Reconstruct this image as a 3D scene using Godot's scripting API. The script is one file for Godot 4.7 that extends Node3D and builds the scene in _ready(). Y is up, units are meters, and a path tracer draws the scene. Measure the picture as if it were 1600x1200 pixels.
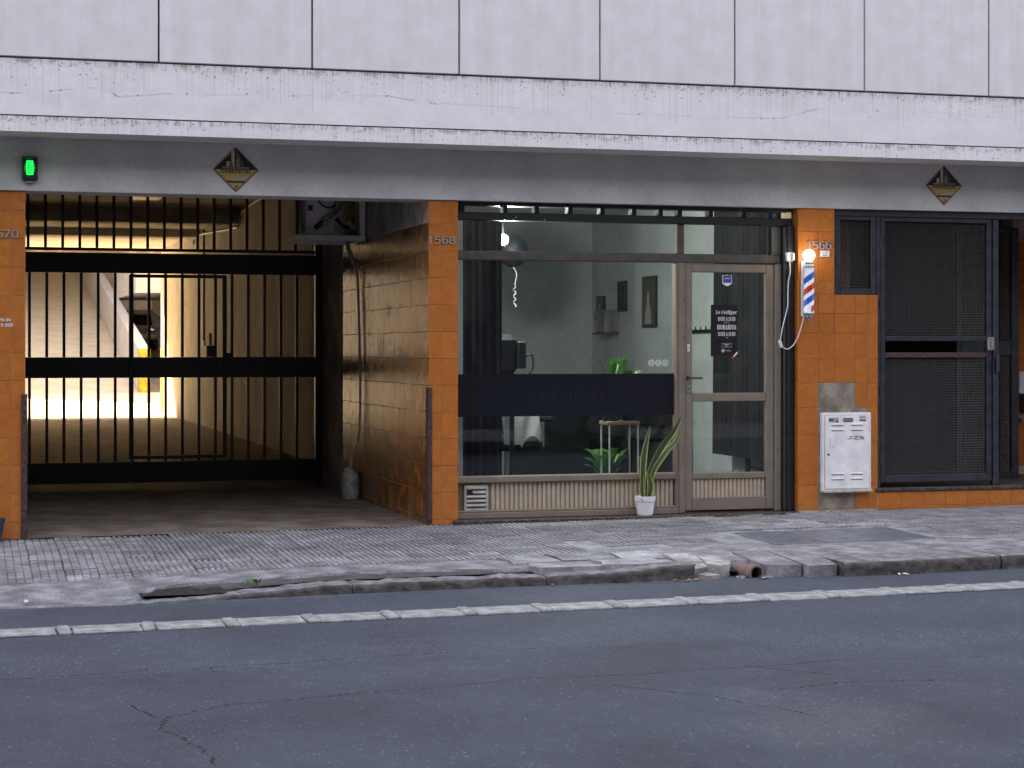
extends Node3D
# Street front of an apartment block: open garage driveway, barber shop and mesh-gated entrance.
# x runs along the facade, y up, the facade's pillar plane is z = 0 and the street lies towards +z.

var M := {}
var count := {}
var cache := {}
var rng := RandomNumberGenerator.new()

func _ready():
	rng.seed = 20240
	setup_view()
	make_materials()
	print("materials done")
	build_ground()
	print("ground done")
	build_building()
	build_garage()
	print("building done")
	build_gate()
	build_shop_room()
	build_shop_front()
	build_entrance()
	print("front done")
	build_street_things()
	build_outside()
	print("all done")

# ------------------------------------------------------------------ view and light
func setup_view():
	var cam := Camera3D.new()
	cam.name = "camera"
	add_child(cam)
	cam.position = Vector3(0, 1.34, 13.85)
	cam.rotation.y = -atan(850.0 / 2969.0)
	var near := 0.1
	var size := near * 1200.0 / 2969.0
	cam.set_frustum(size, Vector2(0, -55.0 / 1200.0 * size), near, 400.0)
	cam.current = true
	var e := Environment.new()
	e.background_mode = Environment.BG_SKY
	var sk := ProceduralSkyMaterial.new()
	sk.sky_top_color = L(0.252, 0.266, 0.318)
	sk.sky_horizon_color = L(0.345, 0.34, 0.352)
	sk.sky_curve = 0.2
	sk.ground_bottom_color = L(0.08, 0.08, 0.085)
	sk.ground_horizon_color = L(0.2, 0.21, 0.22)
	sk.sun_angle_max = 8.0
	var sky := Sky.new()
	sky.sky_material = sk
	e.sky = sky
	e.tonemap_mode = Environment.TONE_MAPPER_LINEAR
	e.tonemap_exposure = 7.6
	e.sdfgi_enabled = true
	e.ssao_enabled = true
	e.ssil_enabled = true
	var we := WorldEnvironment.new()
	we.name = "environment"
	we.environment = e
	add_child(we)
	var sun := DirectionalLight3D.new()
	sun.name = "sun"
	add_child(sun)
	sun.look_at_from_position(Vector3.ZERO, Vector3(0.45, -0.83, 1.0))
	sun.light_color = Color(1.0, 0.85, 0.62)
	sun.light_energy = 1.6
	sun.light_angular_distance = 0.5
	sun.shadow_enabled = true

# ------------------------------------------------------------------ helpers
func L(r: float, g: float, b: float) -> Color:
	return Color(r, g, b).linear_to_srgb()

func pname(parent: Node, called: String) -> String:
	var key := str(parent.get_instance_id()) + called
	var n: int = count.get(key, 0)
	count[key] = n + 1
	return called if n == 0 else "%s_%03d" % [called, n]

func tag(o: Node, label: String, category: String, group := "") -> Node:
	o.set_meta("label", label)
	o.set_meta("category", category)
	if group != "":
		o.set_meta("group", group)
	return o

func thing(called: String, label: String, category: String, at := Vector3.ZERO, group := "", turn := 0.0) -> Node3D:
	var o := Node3D.new()
	o.name = pname(self, called)
	add_child(o, true)
	o.position = at
	o.rotation.y = turn
	tag(o, label, category, group)
	return o

func setting(called: String, mesh: Mesh, mat: Material) -> MeshInstance3D:
	var o := put(called, mesh, mat, self)
	o.set_meta("kind", "structure")
	return o

func put(called: String, mesh: Mesh, mat: Material, parent: Node = null, at := Vector3.ZERO, rot := Vector3.ZERO) -> MeshInstance3D:
	if parent == null:
		parent = self
	var o := MeshInstance3D.new()
	o.name = pname(parent, called)
	o.mesh = mesh
	if mat:
		o.material_override = mat
	o.position = at
	o.rotation = rot
	parent.add_child(o, true)
	return o

func st() -> SurfaceTool:
	var s := SurfaceTool.new()
	s.begin(Mesh.PRIMITIVE_TRIANGLES)
	return s

# corners given counter-clockwise as seen from the front
func tri(s: SurfaceTool, a: Vector3, b: Vector3, c: Vector3, n = null, uvs = null):
	var nn: Vector3 = (b - a).cross(c - a).normalized() if n == null else n
	var ps := [a, c, b]
	for i in 3:
		s.set_normal(nn)
		if uvs != null:
			s.set_uv(uvs[[0, 2, 1][i]])
		s.add_vertex(ps[i])

func quad(s: SurfaceTool, a: Vector3, b: Vector3, c: Vector3, d: Vector3, uvs = null):
	var n := (b - a).cross(c - a).normalized()
	if n == Vector3.ZERO:
		n = (c - a).cross(d - a).normalized()
	tri(s, a, b, c, n, [uvs[0], uvs[1], uvs[2]] if uvs != null else null)
	tri(s, a, c, d, n, [uvs[0], uvs[2], uvs[3]] if uvs != null else null)

# four corners with a normal at each (smooth)
func quadn(s: SurfaceTool, p: Array, n: Array, uv = null):
	for i in [0, 2, 1, 0, 3, 2]:
		s.set_normal(n[i])
		if uv != null:
			s.set_uv(uv[i])
		s.add_vertex(p[i])

func bx(s: SurfaceTool, a: Vector3, b: Vector3):
	var x0 := minf(a.x, b.x); var x1 := maxf(a.x, b.x)
	var y0 := minf(a.y, b.y); var y1 := maxf(a.y, b.y)
	var z0 := minf(a.z, b.z); var z1 := maxf(a.z, b.z)
	quad(s, Vector3(x0, y0, z1), Vector3(x1, y0, z1), Vector3(x1, y1, z1), Vector3(x0, y1, z1))
	quad(s, Vector3(x1, y0, z0), Vector3(x0, y0, z0), Vector3(x0, y1, z0), Vector3(x1, y1, z0))
	quad(s, Vector3(x1, y0, z1), Vector3(x1, y0, z0), Vector3(x1, y1, z0), Vector3(x1, y1, z1))
	quad(s, Vector3(x0, y0, z0), Vector3(x0, y0, z1), Vector3(x0, y1, z1), Vector3(x0, y1, z0))
	quad(s, Vector3(x0, y1, z1), Vector3(x1, y1, z1), Vector3(x1, y1, z0), Vector3(x0, y1, z0))
	quad(s, Vector3(x0, y0, z0), Vector3(x1, y0, z0), Vector3(x1, y0, z1), Vector3(x0, y0, z1))

func box(x0, x1, y0, y1, z0, z1) -> ArrayMesh:
	var s := st()
	bx(s, Vector3(x0, y0, z0), Vector3(x1, y1, z1))
	return s.commit()

func wall(called: String, x0, x1, y0, y1, z0, z1, mat: Material, parent: Node = null) -> MeshInstance3D:
	return put(called, box(x0, x1, y0, y1, z0, z1), mat, parent)

# box with all edges chamfered, centred on the origin
func cbox(size: Vector3, b := 0.004) -> ArrayMesh:
	var key := "c%.4f,%.4f,%.4f,%.4f" % [size.x, size.y, size.z, b]
	if cache.has(key):
		return cache[key]
	var s := st()
	add_cbox(s, Vector3.ZERO, size, b)
	var m := s.commit()
	cache[key] = m
	return m

func add_cbox(s: SurfaceTool, c: Vector3, size: Vector3, b := 0.004):
	var h := size / 2.0
	b = minf(b, minf(h.x, minf(h.y, h.z)) * 0.9)
	var ax := [Vector3(1, 0, 0), Vector3(0, 1, 0), Vector3(0, 0, 1)]
	for i in 3:
		var u: Vector3 = ax[(i + 1) % 3]
		var v: Vector3 = ax[(i + 2) % 3]
		var n: Vector3 = ax[i]
		var hu: float = h[(i + 1) % 3] - b
		var hv: float = h[(i + 2) % 3] - b
		var hn: float = h[i]
		for sg in [1.0, -1.0]:
			var p := [c + n * hn * sg - u * hu - v * hv, c + n * hn * sg + u * hu - v * hv, c + n * hn * sg + u * hu + v * hv, c + n * hn * sg - u * hu + v * hv]
			if sg > 0:
				quad(s, p[0], p[1], p[2], p[3])
			else:
				quad(s, p[3], p[2], p[1], p[0])
		# the four chamfers along axis n
		for su in [1.0, -1.0]:
			for sv in [1.0, -1.0]:
				var hn2: float = hn - b
				var a1: Vector3 = c + u * (hu + b) * su + v * hv * sv
				var a2: Vector3 = c + u * hu * su + v * (hv + b) * sv
				if su * sv > 0:
					quad(s, a1 - n * hn2, a2 - n * hn2, a2 + n * hn2, a1 + n * hn2)
				else:
					quad(s, a2 - n * hn2, a1 - n * hn2, a1 + n * hn2, a2 + n * hn2)
	for sx in [1.0, -1.0]:
		for sy in [1.0, -1.0]:
			for sz in [1.0, -1.0]:
				var p1: Vector3 = c + Vector3(h.x * sx, (h.y - b) * sy, (h.z - b) * sz)
				var p2: Vector3 = c + Vector3((h.x - b) * sx, h.y * sy, (h.z - b) * sz)
				var p3: Vector3 = c + Vector3((h.x - b) * sx, (h.y - b) * sy, h.z * sz)
				if sx * sy * sz > 0:
					tri(s, p1, p2, p3)
				else:
					tri(s, p1, p3, p2)


func cpart(called: String, x0, x1, y0, y1, z0, z1, mat: Material, parent: Node, b := 0.004) -> MeshInstance3D:
	var sz := Vector3(x1 - x0, y1 - y0, z1 - z0)
	return put(called, cbox(sz, b), mat, parent, Vector3((x0 + x1) / 2.0, (y0 + y1) / 2.0, (z0 + z1) / 2.0))

# tube through points; closed ends
func add_tube(s: SurfaceTool, pts: Array, r, n := 8):
	var rings := []
	var norms := []
	for i in pts.size():
		var d: Vector3 = (pts[mini(i + 1, pts.size() - 1)] - pts[maxi(i - 1, 0)]).normalized()
		var up := Vector3.UP if absf(d.y) < 0.9 else Vector3.RIGHT
		var u := d.cross(up).normalized()
		var v := u.cross(d).normalized()
		var ring := []
		var nr := []
		var rr: float = r[i] if r is Array else r
		for k in n:
			var a := TAU * k / n
			var o := u * cos(a) + v * sin(a)
			ring.append(pts[i] + o * rr)
			nr.append(o)
		rings.append(ring)
		norms.append(nr)
	for i in pts.size() - 1:
		for k in n:
			var k2 := (k + 1) % n
			quadn(s, [rings[i][k], rings[i + 1][k], rings[i + 1][k2], rings[i][k2]], [norms[i][k], norms[i + 1][k], norms[i + 1][k2], norms[i][k2]])
	for e in [0, pts.size() - 1]:
		for k in n:
			if e == 0:
				tri(s, pts[e], rings[e][k], rings[e][(k + 1) % n])
			else:
				tri(s, pts[e], rings[e][(k + 1) % n], rings[e][k])

func tube(pts: Array, r, n := 8) -> ArrayMesh:
	var s := st()
	add_tube(s, pts, r, n)
	return s.commit()

# smooth curve through points
func curve(pts: Array, sub := 8) -> Array:
	var out := []
	for i in pts.size() - 1:
		var p0: Vector3 = pts[maxi(i - 1, 0)]
		var p1: Vector3 = pts[i]
		var p2: Vector3 = pts[i + 1]
		var p3: Vector3 = pts[mini(i + 2, pts.size() - 1)]
		for k in sub:
			out.append(p1.cubic_interpolate(p2, p0, p3, float(k) / sub))
	out.append(pts[-1])
	return out

# profile of (radius, height) turned about y
func lathe(prof: Array, n := 24) -> ArrayMesh:
	var s := st()
	for i in prof.size() - 1:
		var a: Vector2 = prof[i]
		var b: Vector2 = prof[i + 1]
		var t := b - a
		var nn := Vector2(t.y, -t.x).normalized()
		for k in n:
			var c1 := TAU * k / n
			var c2 := TAU * (k + 1) / n
			var d1 := Vector3(cos(c1), 0, -sin(c1))
			var d2 := Vector3(cos(c2), 0, -sin(c2))
			var n1 := d1 * nn.x + Vector3.UP * nn.y
			var n2 := d2 * nn.x + Vector3.UP * nn.y
			quadn(s, [d1 * a.x + Vector3.UP * a.y, d2 * a.x + Vector3.UP * a.y, d2 * b.x + Vector3.UP * b.y, d1 * b.x + Vector3.UP * b.y], [n1, n2, n2, n1])
	return s.commit()

# polygon in the xy plane (counter-clockwise) pulled from z0 to z1
func prism(poly: Array, z0: float, z1: float) -> ArrayMesh:
	var s := st()
	var pv := PackedVector2Array(poly)
	if Geometry2D.is_polygon_clockwise(pv):
		pv.reverse()
	var idx := Geometry2D.triangulate_polygon(pv)
	for i in range(0, idx.size(), 3):
		var a := pv[idx[i]]
		var b := pv[idx[i + 1]]
		var c := pv[idx[i + 2]]
		if (b - a).cross(c - a) < 0:
			var w := b
			b = c
			c = w
		tri(s, Vector3(a.x, a.y, z1), Vector3(b.x, b.y, z1), Vector3(c.x, c.y, z1))
		tri(s, Vector3(a.x, a.y, z0), Vector3(c.x, c.y, z0), Vector3(b.x, b.y, z0))
	for i in pv.size():
		var a := pv[i]
		var b := pv[(i + 1) % pv.size()]
		quad(s, Vector3(a.x, a.y, z0), Vector3(b.x, b.y, z0), Vector3(b.x, b.y, z1), Vector3(a.x, a.y, z1))
	return s.commit()

# sheet over a grid of points p(i, j); smooth normals
func grid(nx: int, nz: int, f: Callable, uvf = null, two_sided := false) -> ArrayMesh:
	var s := st()
	var P := []
	for j in nz + 1:
		var row := []
		for i in nx + 1:
			row.append(f.call(float(i) / nx, float(j) / nz))
		P.append(row)
	var N := []
	for j in nz + 1:
		var row := []
		for i in nx + 1:
			var dx: Vector3 = P[j][mini(i + 1, nx)] - P[j][maxi(i - 1, 0)]
			var dz: Vector3 = P[mini(j + 1, nz)][i] - P[maxi(j - 1, 0)][i]
			row.append(dz.cross(dx).normalized())
		N.append(row)
	for j in nz:
		for i in nx:
			var p := [P[j][i], P[j + 1][i], P[j + 1][i + 1], P[j][i + 1]]
			var n := [N[j][i], N[j + 1][i], N[j + 1][i + 1], N[j][i + 1]]
			var uv = null
			if uvf != null:
				uv = [uvf.call(p[0]), uvf.call(p[1]), uvf.call(p[2]), uvf.call(p[3])]
			quadn(s, p, n, uv)
	return s.commit()

func sphere(r: float, seg := 24) -> ArrayMesh:
	var prof := []
	for i in 13:
		var a := -PI / 2 + PI * i / 12.0
		prof.append(Vector2(maxf(cos(a) * r, 0.00001), sin(a) * r))
	var s := st()
	for i in 12:
		for k in seg:
			var c1 := TAU * k / seg
			var c2 := TAU * (k + 1) / seg
			var q := []
			for e in [[c1, prof[i]], [c2, prof[i]], [c2, prof[i + 1]], [c1, prof[i + 1]]]:
				q.append(Vector3(cos(e[0]) * e[1].x, e[1].y, -sin(e[0]) * e[1].x))
			quadn(s, q, [q[0].normalized(), q[1].normalized(), q[2].normalized(), q[3].normalized()])
	return s.commit()

func lettering(parent: Node, words: String, at: Vector3, cap: float, mat: Material, font_name := "Droid Sans", bold := true, wide := 1.0, slant := 0.0, depth := 0.0015, called := "lettering") -> MeshInstance3D:
	var f := SystemFont.new()
	f.font_names = PackedStringArray([font_name])
	f.font_weight = 700 if bold else 400
	var t := TextMesh.new()
	t.font = f
	t.text = words
	t.font_size = 48
	t.pixel_size = cap / 34.0
	t.depth = depth
	t.curve_step = 1.0
	var o := put(called, t, mat, parent, at)
	o.transform = Transform3D(Basis(Vector3(wide, 0, 0), Vector3(slant, 1, 0), Vector3(0, 0, 1)), at)
	return o

# ------------------------------------------------------------------ textures and materials
func nz(seed_: int, freq: float, w: int, h: int, oct := 4, type := FastNoiseLite.TYPE_SIMPLEX_SMOOTH) -> PackedByteArray:
	var f := FastNoiseLite.new()
	f.seed = seed_
	f.noise_type = type
	f.frequency = freq
	f.fractal_octaves = oct
	var im := f.get_seamless_image(w, h)
	im.convert(Image.FORMAT_L8)
	return im.get_data()

func tex(data: PackedByteArray, w: int, h: int, fmt := Image.FORMAT_RGB8) -> ImageTexture:
	var im := Image.create_from_data(w, h, false, fmt, data)
	im.generate_mipmaps()
	return ImageTexture.create_from_image(im)

# mottle: coarse and fine noise blended between two tints (0..255 sRGB)
func mottle(seed_: int, size: int, coarse: float, fine: float, a: Color, b: Color, wc := 0.6, contrast := 1.4, sy := 1) -> ImageTexture:
	var c := nz(seed_, coarse, size, size, 4)
	var f := nz(seed_ + 7, fine, size, size, 3)
	var out := PackedByteArray()
	out.resize(size * size * 3)
	for y in size:
		for x in size:
			var i := y * size + x
			var j := ((y / sy) % size) * size + x
			var v := clampf(((c[j] * wc + f[i] * (1.0 - wc)) / 255.0 - 0.5) * contrast + 0.5, 0.0, 1.0)
			out[i * 3] = int(255.0 * lerpf(a.r, b.r, v))
			out[i * 3 + 1] = int(255.0 * lerpf(a.g, b.g, v))
			out[i * 3 + 2] = int(255.0 * lerpf(a.b, b.b, v))
	return tex(out, size, size)

func mat(color: Color, rough := 0.7, texture: Texture2D = null, period := 1.0, bump: Texture2D = null, bump_cm := 0.1, metal := 0.0) -> StandardMaterial3D:
	var m := StandardMaterial3D.new()
	m.albedo_color = color
	m.roughness = rough
	m.metallic = metal
	if texture:
		m.albedo_texture = texture
	if bump:
		m.heightmap_enabled = true
		m.heightmap_texture = bump
		m.heightmap_scale = bump_cm
	if texture or bump:
		m.uv1_triplanar = true
		m.uv1_world_triplanar = true
		m.uv1_scale = Vector3.ONE / period
		m.uv1_triplanar_sharpness = 8.0
	return m

func glow(color: Color, energy: float) -> StandardMaterial3D:
	var m := StandardMaterial3D.new()
	m.albedo_color = color
	m.emission_enabled = true
	m.emission = color
	m.emission_energy_multiplier = energy
	return m

func pane(tint: Color, alpha: float) -> StandardMaterial3D:
	var m := StandardMaterial3D.new()
	m.albedo_color = Color(tint.r, tint.g, tint.b, alpha)
	m.transparency = BaseMaterial3D.TRANSPARENCY_ALPHA
	m.roughness = 0.02
	m.metallic_specular = 0.6
	return m

func make_materials():
	var T := {}
	T.soft = mottle(11, 512, 0.006, 0.05, Color(0.88, 0.875, 0.87), Color(1, 1, 1), 0.65)
	T.dirt = mottle(17, 512, 0.008, 0.05, Color(0.74, 0.73, 0.71), Color(1, 1, 1), 0.6, 1.5)
	T.grime = mottle(23, 512, 0.008, 0.06, Color(0.66, 0.645, 0.62), Color(1, 1, 1), 0.65, 1.6)
	T.tile = mottle(31, 512, 0.012, 0.04, Color(0.88, 0.85, 0.79), Color(1, 1, 1), 0.55, 1.5)
	T.cement = mottle(41, 512, 0.01, 0.12, Color(0.62, 0.6, 0.6), Color(1, 1, 1), 0.55, 1.8)
	T.rust = mottle(51, 512, 0.02, 0.09, Color(0.45, 0.36, 0.34), Color(1, 1, 1), 0.6, 2.2)
	T.cloth = mottle(61, 256, 0.03, 0.3, Color(0.8, 0.8, 0.8), Color(1, 1, 1), 0.5)
	T.streak = streak_texture()
	T.soil = dark_runs_texture()  # darker runs and specks over the driveway wall tiles
	T.bump = tex(nz(71, 0.09, 512, 512, 4), 512, 512, Image.FORMAT_L8)
	T.bumpc = tex(nz(72, 0.012, 512, 512, 5), 512, 512, Image.FORMAT_L8)
	T.road = road_texture()
	T.band = band_texture()
	M.panel = mat(L(0.785, 0.735, 0.73), 0.75, T.streak, 2.2, T.bump, 0.05)
	M.joint = mat(L(0.09, 0.08, 0.075), 0.9)
	M.band = StandardMaterial3D.new()
	M.band.albedo_color = L(0.85, 0.80, 0.79)
	M.band.albedo_texture = T.band
	M.band.roughness = 0.8
	M.strip = mat(L(0.75, 0.71, 0.70), 0.8, T.soft, 0.5)
	M.beam = mat(L(0.57, 0.545, 0.53), 0.8, T.soft, 1.4, T.bumpc, 0.35)
	M.soffit = mat(L(0.42, 0.42, 0.44), 0.85, T.soft, 1.7)
	M.plaster = mat(L(0.50, 0.48, 0.46), 0.85, T.grime, 1.9, T.bumpc, 0.3)
	M.plaster_warm = mat(L(0.68, 0.665, 0.635), 0.85, T.soft, 2.3, T.bumpc, 0.3)
	M.tiles = []
	for k in 6:
		var v := 0.95 + 0.02 * k
		var m := mat(L(0.51 * v, 0.172 * v * (0.96 + 0.02 * (k % 3)), 0.032 * v), 0.27, T.tile, 0.47 + 0.03 * k, T.bumpc, 0.03)
		m.uv1_offset = Vector3(0.17 * k, 0.31 * k, 0.23 * k)
		M.tiles.append(m)
	M.tiles_streaked = []  # pillar tile colour, darkened by the vertical runs and specks
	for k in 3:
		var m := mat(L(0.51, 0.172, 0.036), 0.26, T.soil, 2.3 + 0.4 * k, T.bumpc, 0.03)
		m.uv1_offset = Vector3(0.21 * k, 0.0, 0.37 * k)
		M.tiles_streaked.append(m)
	M.grout = mat(L(0.66, 0.48, 0.34), 0.9, T.dirt, 0.5)
	M.hall = mat(L(0.42, 0.22, 0.09), 0.4, T.tile, 0.9)
	M.cement = mat(L(0.37, 0.32, 0.245), 0.9, T.cement, 0.9, T.bump, 0.15)
	M.walk = []
	for k in 5:
		var v: float = [0.8, 0.92, 1.0, 1.15, 1.38][k]
		var m := mat(L(0.39 * v, 0.385 * v, 0.405 * v), 0.72, T.grime, 0.9 + 0.1 * k, T.bump, 0.12)
		m.uv1_offset = Vector3(0.37 * k, 0, 0.19 * k)
		M.walk.append(m)
	M.walk_base = mat(L(0.12, 0.115, 0.115), 0.85, T.grime, 0.8, T.bump, 0.2)
	M.walk_cement = mat(L(0.38, 0.375, 0.39), 0.8, T.cement, 1.3, T.bump, 0.3)
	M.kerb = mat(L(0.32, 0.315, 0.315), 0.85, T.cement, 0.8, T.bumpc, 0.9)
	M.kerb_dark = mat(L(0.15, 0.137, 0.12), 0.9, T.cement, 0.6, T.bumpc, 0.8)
	M.soil = mat(L(0.045, 0.04, 0.033), 0.95, T.cement, 0.5, T.bump, 0.6)
	M.lump = mat(L(0.60, 0.57, 0.52), 0.8, T.cement, 0.9, T.bumpc, 0.1)
	M.road = StandardMaterial3D.new()
	M.road.albedo_color = L(1, 1, 1)
	M.road.albedo_texture = T.road
	M.road.roughness = 0.78
	M.road.heightmap_enabled = true
	M.road.heightmap_texture = T.road
	M.road.heightmap_scale = 0.4
	M.paint = mat(L(0.50, 0.505, 0.51), 0.7, T.grime, 0.5, T.bump, 0.1)
	M.court = mat(L(0.66, 0.60, 0.50), 0.8, T.soft, 2.1)  # paler than the driveway floor, to bounce more sun into the garage
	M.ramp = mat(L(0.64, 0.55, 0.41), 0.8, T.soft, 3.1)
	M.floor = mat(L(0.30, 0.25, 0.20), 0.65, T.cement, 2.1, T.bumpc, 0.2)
	M.black = mat(L(0.012, 0.012, 0.014), 0.45, T.soft, 0.8)
	M.black_steel = mat(L(0.02, 0.022, 0.028), 0.38, T.grime, 0.4)
	M.navy_steel = mat(L(0.035, 0.04, 0.052), 0.42, T.grime, 0.5)
	M.wire = mat(L(0.07, 0.064, 0.06), 0.5, T.dirt, 0.3)
	M.bronze = mat(L(0.225, 0.18, 0.135), 0.5, T.soft, 0.6)
	M.bronze_dark = mat(L(0.095, 0.08, 0.066), 0.5, T.dirt, 0.5)
	M.kick = mat(L(0.50, 0.41, 0.30), 0.5, T.soft, 0.5)
	M.step = mat(L(0.10, 0.075, 0.06), 0.6, T.rust, 0.6)
	M.rusty = mat(L(0.11, 0.06, 0.05), 0.65, T.rust, 0.35, T.bump, 0.1)
	M.white = mat(L(0.82, 0.80, 0.79), 0.45, T.soft, 0.6)
	M.white_worn = mat(L(0.92, 0.89, 0.88), 0.5, T.soft, 0.5)
	M.offwhite = mat(L(0.60, 0.56, 0.50), 0.5, T.dirt, 0.4)
	M.chrome = mat(L(0.6, 0.6, 0.62), 0.18, null, 1.0, null, 0.0, 1.0)
	M.steel = mat(L(0.45, 0.45, 0.46), 0.35, T.soft, 0.3, null, 0.0, 0.8)
	M.grey = mat(L(0.30, 0.30, 0.31), 0.6, T.grime, 0.6)
	M.digit = mat(L(0.09, 0.085, 0.08), 0.4)
	M.numeral = mat(L(0.34, 0.33, 0.32), 0.4)
	M.cover = mat(L(0.20, 0.21, 0.245), 0.42, T.dirt, 0.5)
	M.glass = pane(Color(0.1, 0.13, 0.14), 0.10)
	M.film = mat(L(0.010, 0.011, 0.015), 0.22)
	M.film_print = mat(L(0.0135, 0.0145, 0.019), 0.22)
	M.wall_in = mat(L(0.60, 0.635, 0.625), 0.8, T.soft, 2.3)
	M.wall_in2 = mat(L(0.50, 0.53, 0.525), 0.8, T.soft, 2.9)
	M.floor_in = mat(L(0.06, 0.06, 0.065), 0.5, T.grime, 1.1)
	M.ceil_in = mat(L(0.7, 0.73, 0.72), 0.85, T.soft, 2.0)
	M.curtain = mat(L(0.012, 0.013, 0.016), 0.9, T.cloth, 0.4)
	M.cloth = mat(L(0.42, 0.43, 0.42), 0.9, T.cloth, 0.3)
	M.wood = mat(L(0.34, 0.25, 0.15), 0.55, T.streak, 0.3)
	M.print_white = mat(L(0.72, 0.72, 0.70), 0.6)
	M.print_grey = mat(L(0.35, 0.34, 0.33), 0.6)
	M.poster = mat(L(0.012, 0.012, 0.013), 0.35)
	M.ink = mat(L(0.012, 0.012, 0.014), 0.8)
	M.red = mat(L(0.55, 0.03, 0.035), 0.3)
	M.blue = mat(L(0.03, 0.11, 0.55), 0.3)
	M.navy = mat(L(0.03, 0.05, 0.20), 0.4)
	M.gold = mat(L(0.46, 0.32, 0.07), 0.5, T.soft, 0.2)
	M.beige = mat(L(0.45, 0.37, 0.22), 0.5)
	M.brown = mat(L(0.09, 0.06, 0.025), 0.5)
	M.yellow = mat(L(0.75, 0.52, 0.02), 0.6, T.grime, 0.8)
	M.leaf = mat(L(0.045, 0.085, 0.04), 0.4, T.streak, 0.2)
	M.leaf_edge = mat(L(0.42, 0.38, 0.09), 0.45)
	M.leaf_bright = mat(L(0.06, 0.15, 0.025), 0.45)
	M.leaf_bright.backlight_enabled = true
	M.leaf_bright.backlight = Color(0.2, 0.4, 0.1)
	M.earth = mat(L(0.03, 0.022, 0.016), 0.95)
	M.jug = mat(L(0.42, 0.42, 0.40), 0.55, T.grime, 0.4)
	M.clay = mat(L(0.32, 0.21, 0.185), 0.8, T.dirt, 0.3)
	M.dry_leaf = mat(L(0.42, 0.16, 0.06), 0.7)
	M.litter = mat(L(0.65, 0.65, 0.6), 0.7)
	M.weed = mat(L(0.07, 0.16, 0.03), 0.6)
	M.car_dark = mat(L(0.10, 0.12, 0.15), 0.25)
	M.tyre = mat(L(0.015, 0.015, 0.015), 0.85)
	M.blue_plastic = mat(L(0.02, 0.035, 0.075), 0.45)
	M.opposite = mat(L(0.32, 0.30, 0.28), 0.85, T.grime, 3.0)
	M.opposite_glass = mat(L(0.02, 0.025, 0.03), 0.06)

# faint vertical weather streaks
func streak_texture() -> ImageTexture:
	var n := 512
	var a := nz(81, 0.02, n, n, 5)
	var b := nz(82, 0.05, n, n, 3)
	var d := nz(83, 0.25, n, n, 2)
	var out := PackedByteArray()
	out.resize(n * n * 3)
	for y in n:
		for x in n:
			var i := y * n + x
			var v := 0.5 * a[i] + 0.35 * b[(y / 24) * n + x] + 0.15 * d[i]
			v = clampf((v / 255.0 - 0.5) * 1.2 + 0.5, 0.0, 1.0)
			out[i * 3] = int(233 + 22 * v)
			out[i * 3 + 1] = int(232 + 23 * v)
			out[i * 3 + 2] = int(229 + 26 * v)
	return tex(out, n, n)

# darker blotches, ragged vertical runs and specks with their own outlines
func dark_runs_texture() -> ImageTexture:
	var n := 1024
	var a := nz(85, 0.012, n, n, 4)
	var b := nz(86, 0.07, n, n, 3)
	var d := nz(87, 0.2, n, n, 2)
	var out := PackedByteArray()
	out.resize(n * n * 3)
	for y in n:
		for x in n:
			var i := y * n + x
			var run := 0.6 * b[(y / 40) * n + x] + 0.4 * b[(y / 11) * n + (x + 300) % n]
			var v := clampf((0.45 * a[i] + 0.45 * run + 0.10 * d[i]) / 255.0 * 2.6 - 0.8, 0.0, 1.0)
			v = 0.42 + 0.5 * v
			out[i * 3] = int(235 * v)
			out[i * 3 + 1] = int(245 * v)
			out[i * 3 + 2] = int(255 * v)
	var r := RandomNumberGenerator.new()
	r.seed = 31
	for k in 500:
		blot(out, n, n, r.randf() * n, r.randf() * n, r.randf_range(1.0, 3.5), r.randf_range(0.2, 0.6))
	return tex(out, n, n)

func blot(data: PackedByteArray, w: int, h: int, x: float, y: float, r: float, k: float):
	for yy in range(maxi(0, int(y - r)), mini(h, int(y + r) + 2)):
		for xx in range(maxi(0, int(x - r)), mini(w, int(x + r) + 2)):
			var d := Vector2(xx - x, yy - y).length() / r
			if d < 1.0:
				var f := 1.0 - k * (1.0 - d * d)
				var i := (yy * w + xx) * 3
				for c in 3:
					data[i + c] = mini(255, int(data[i + c] * f))

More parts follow.
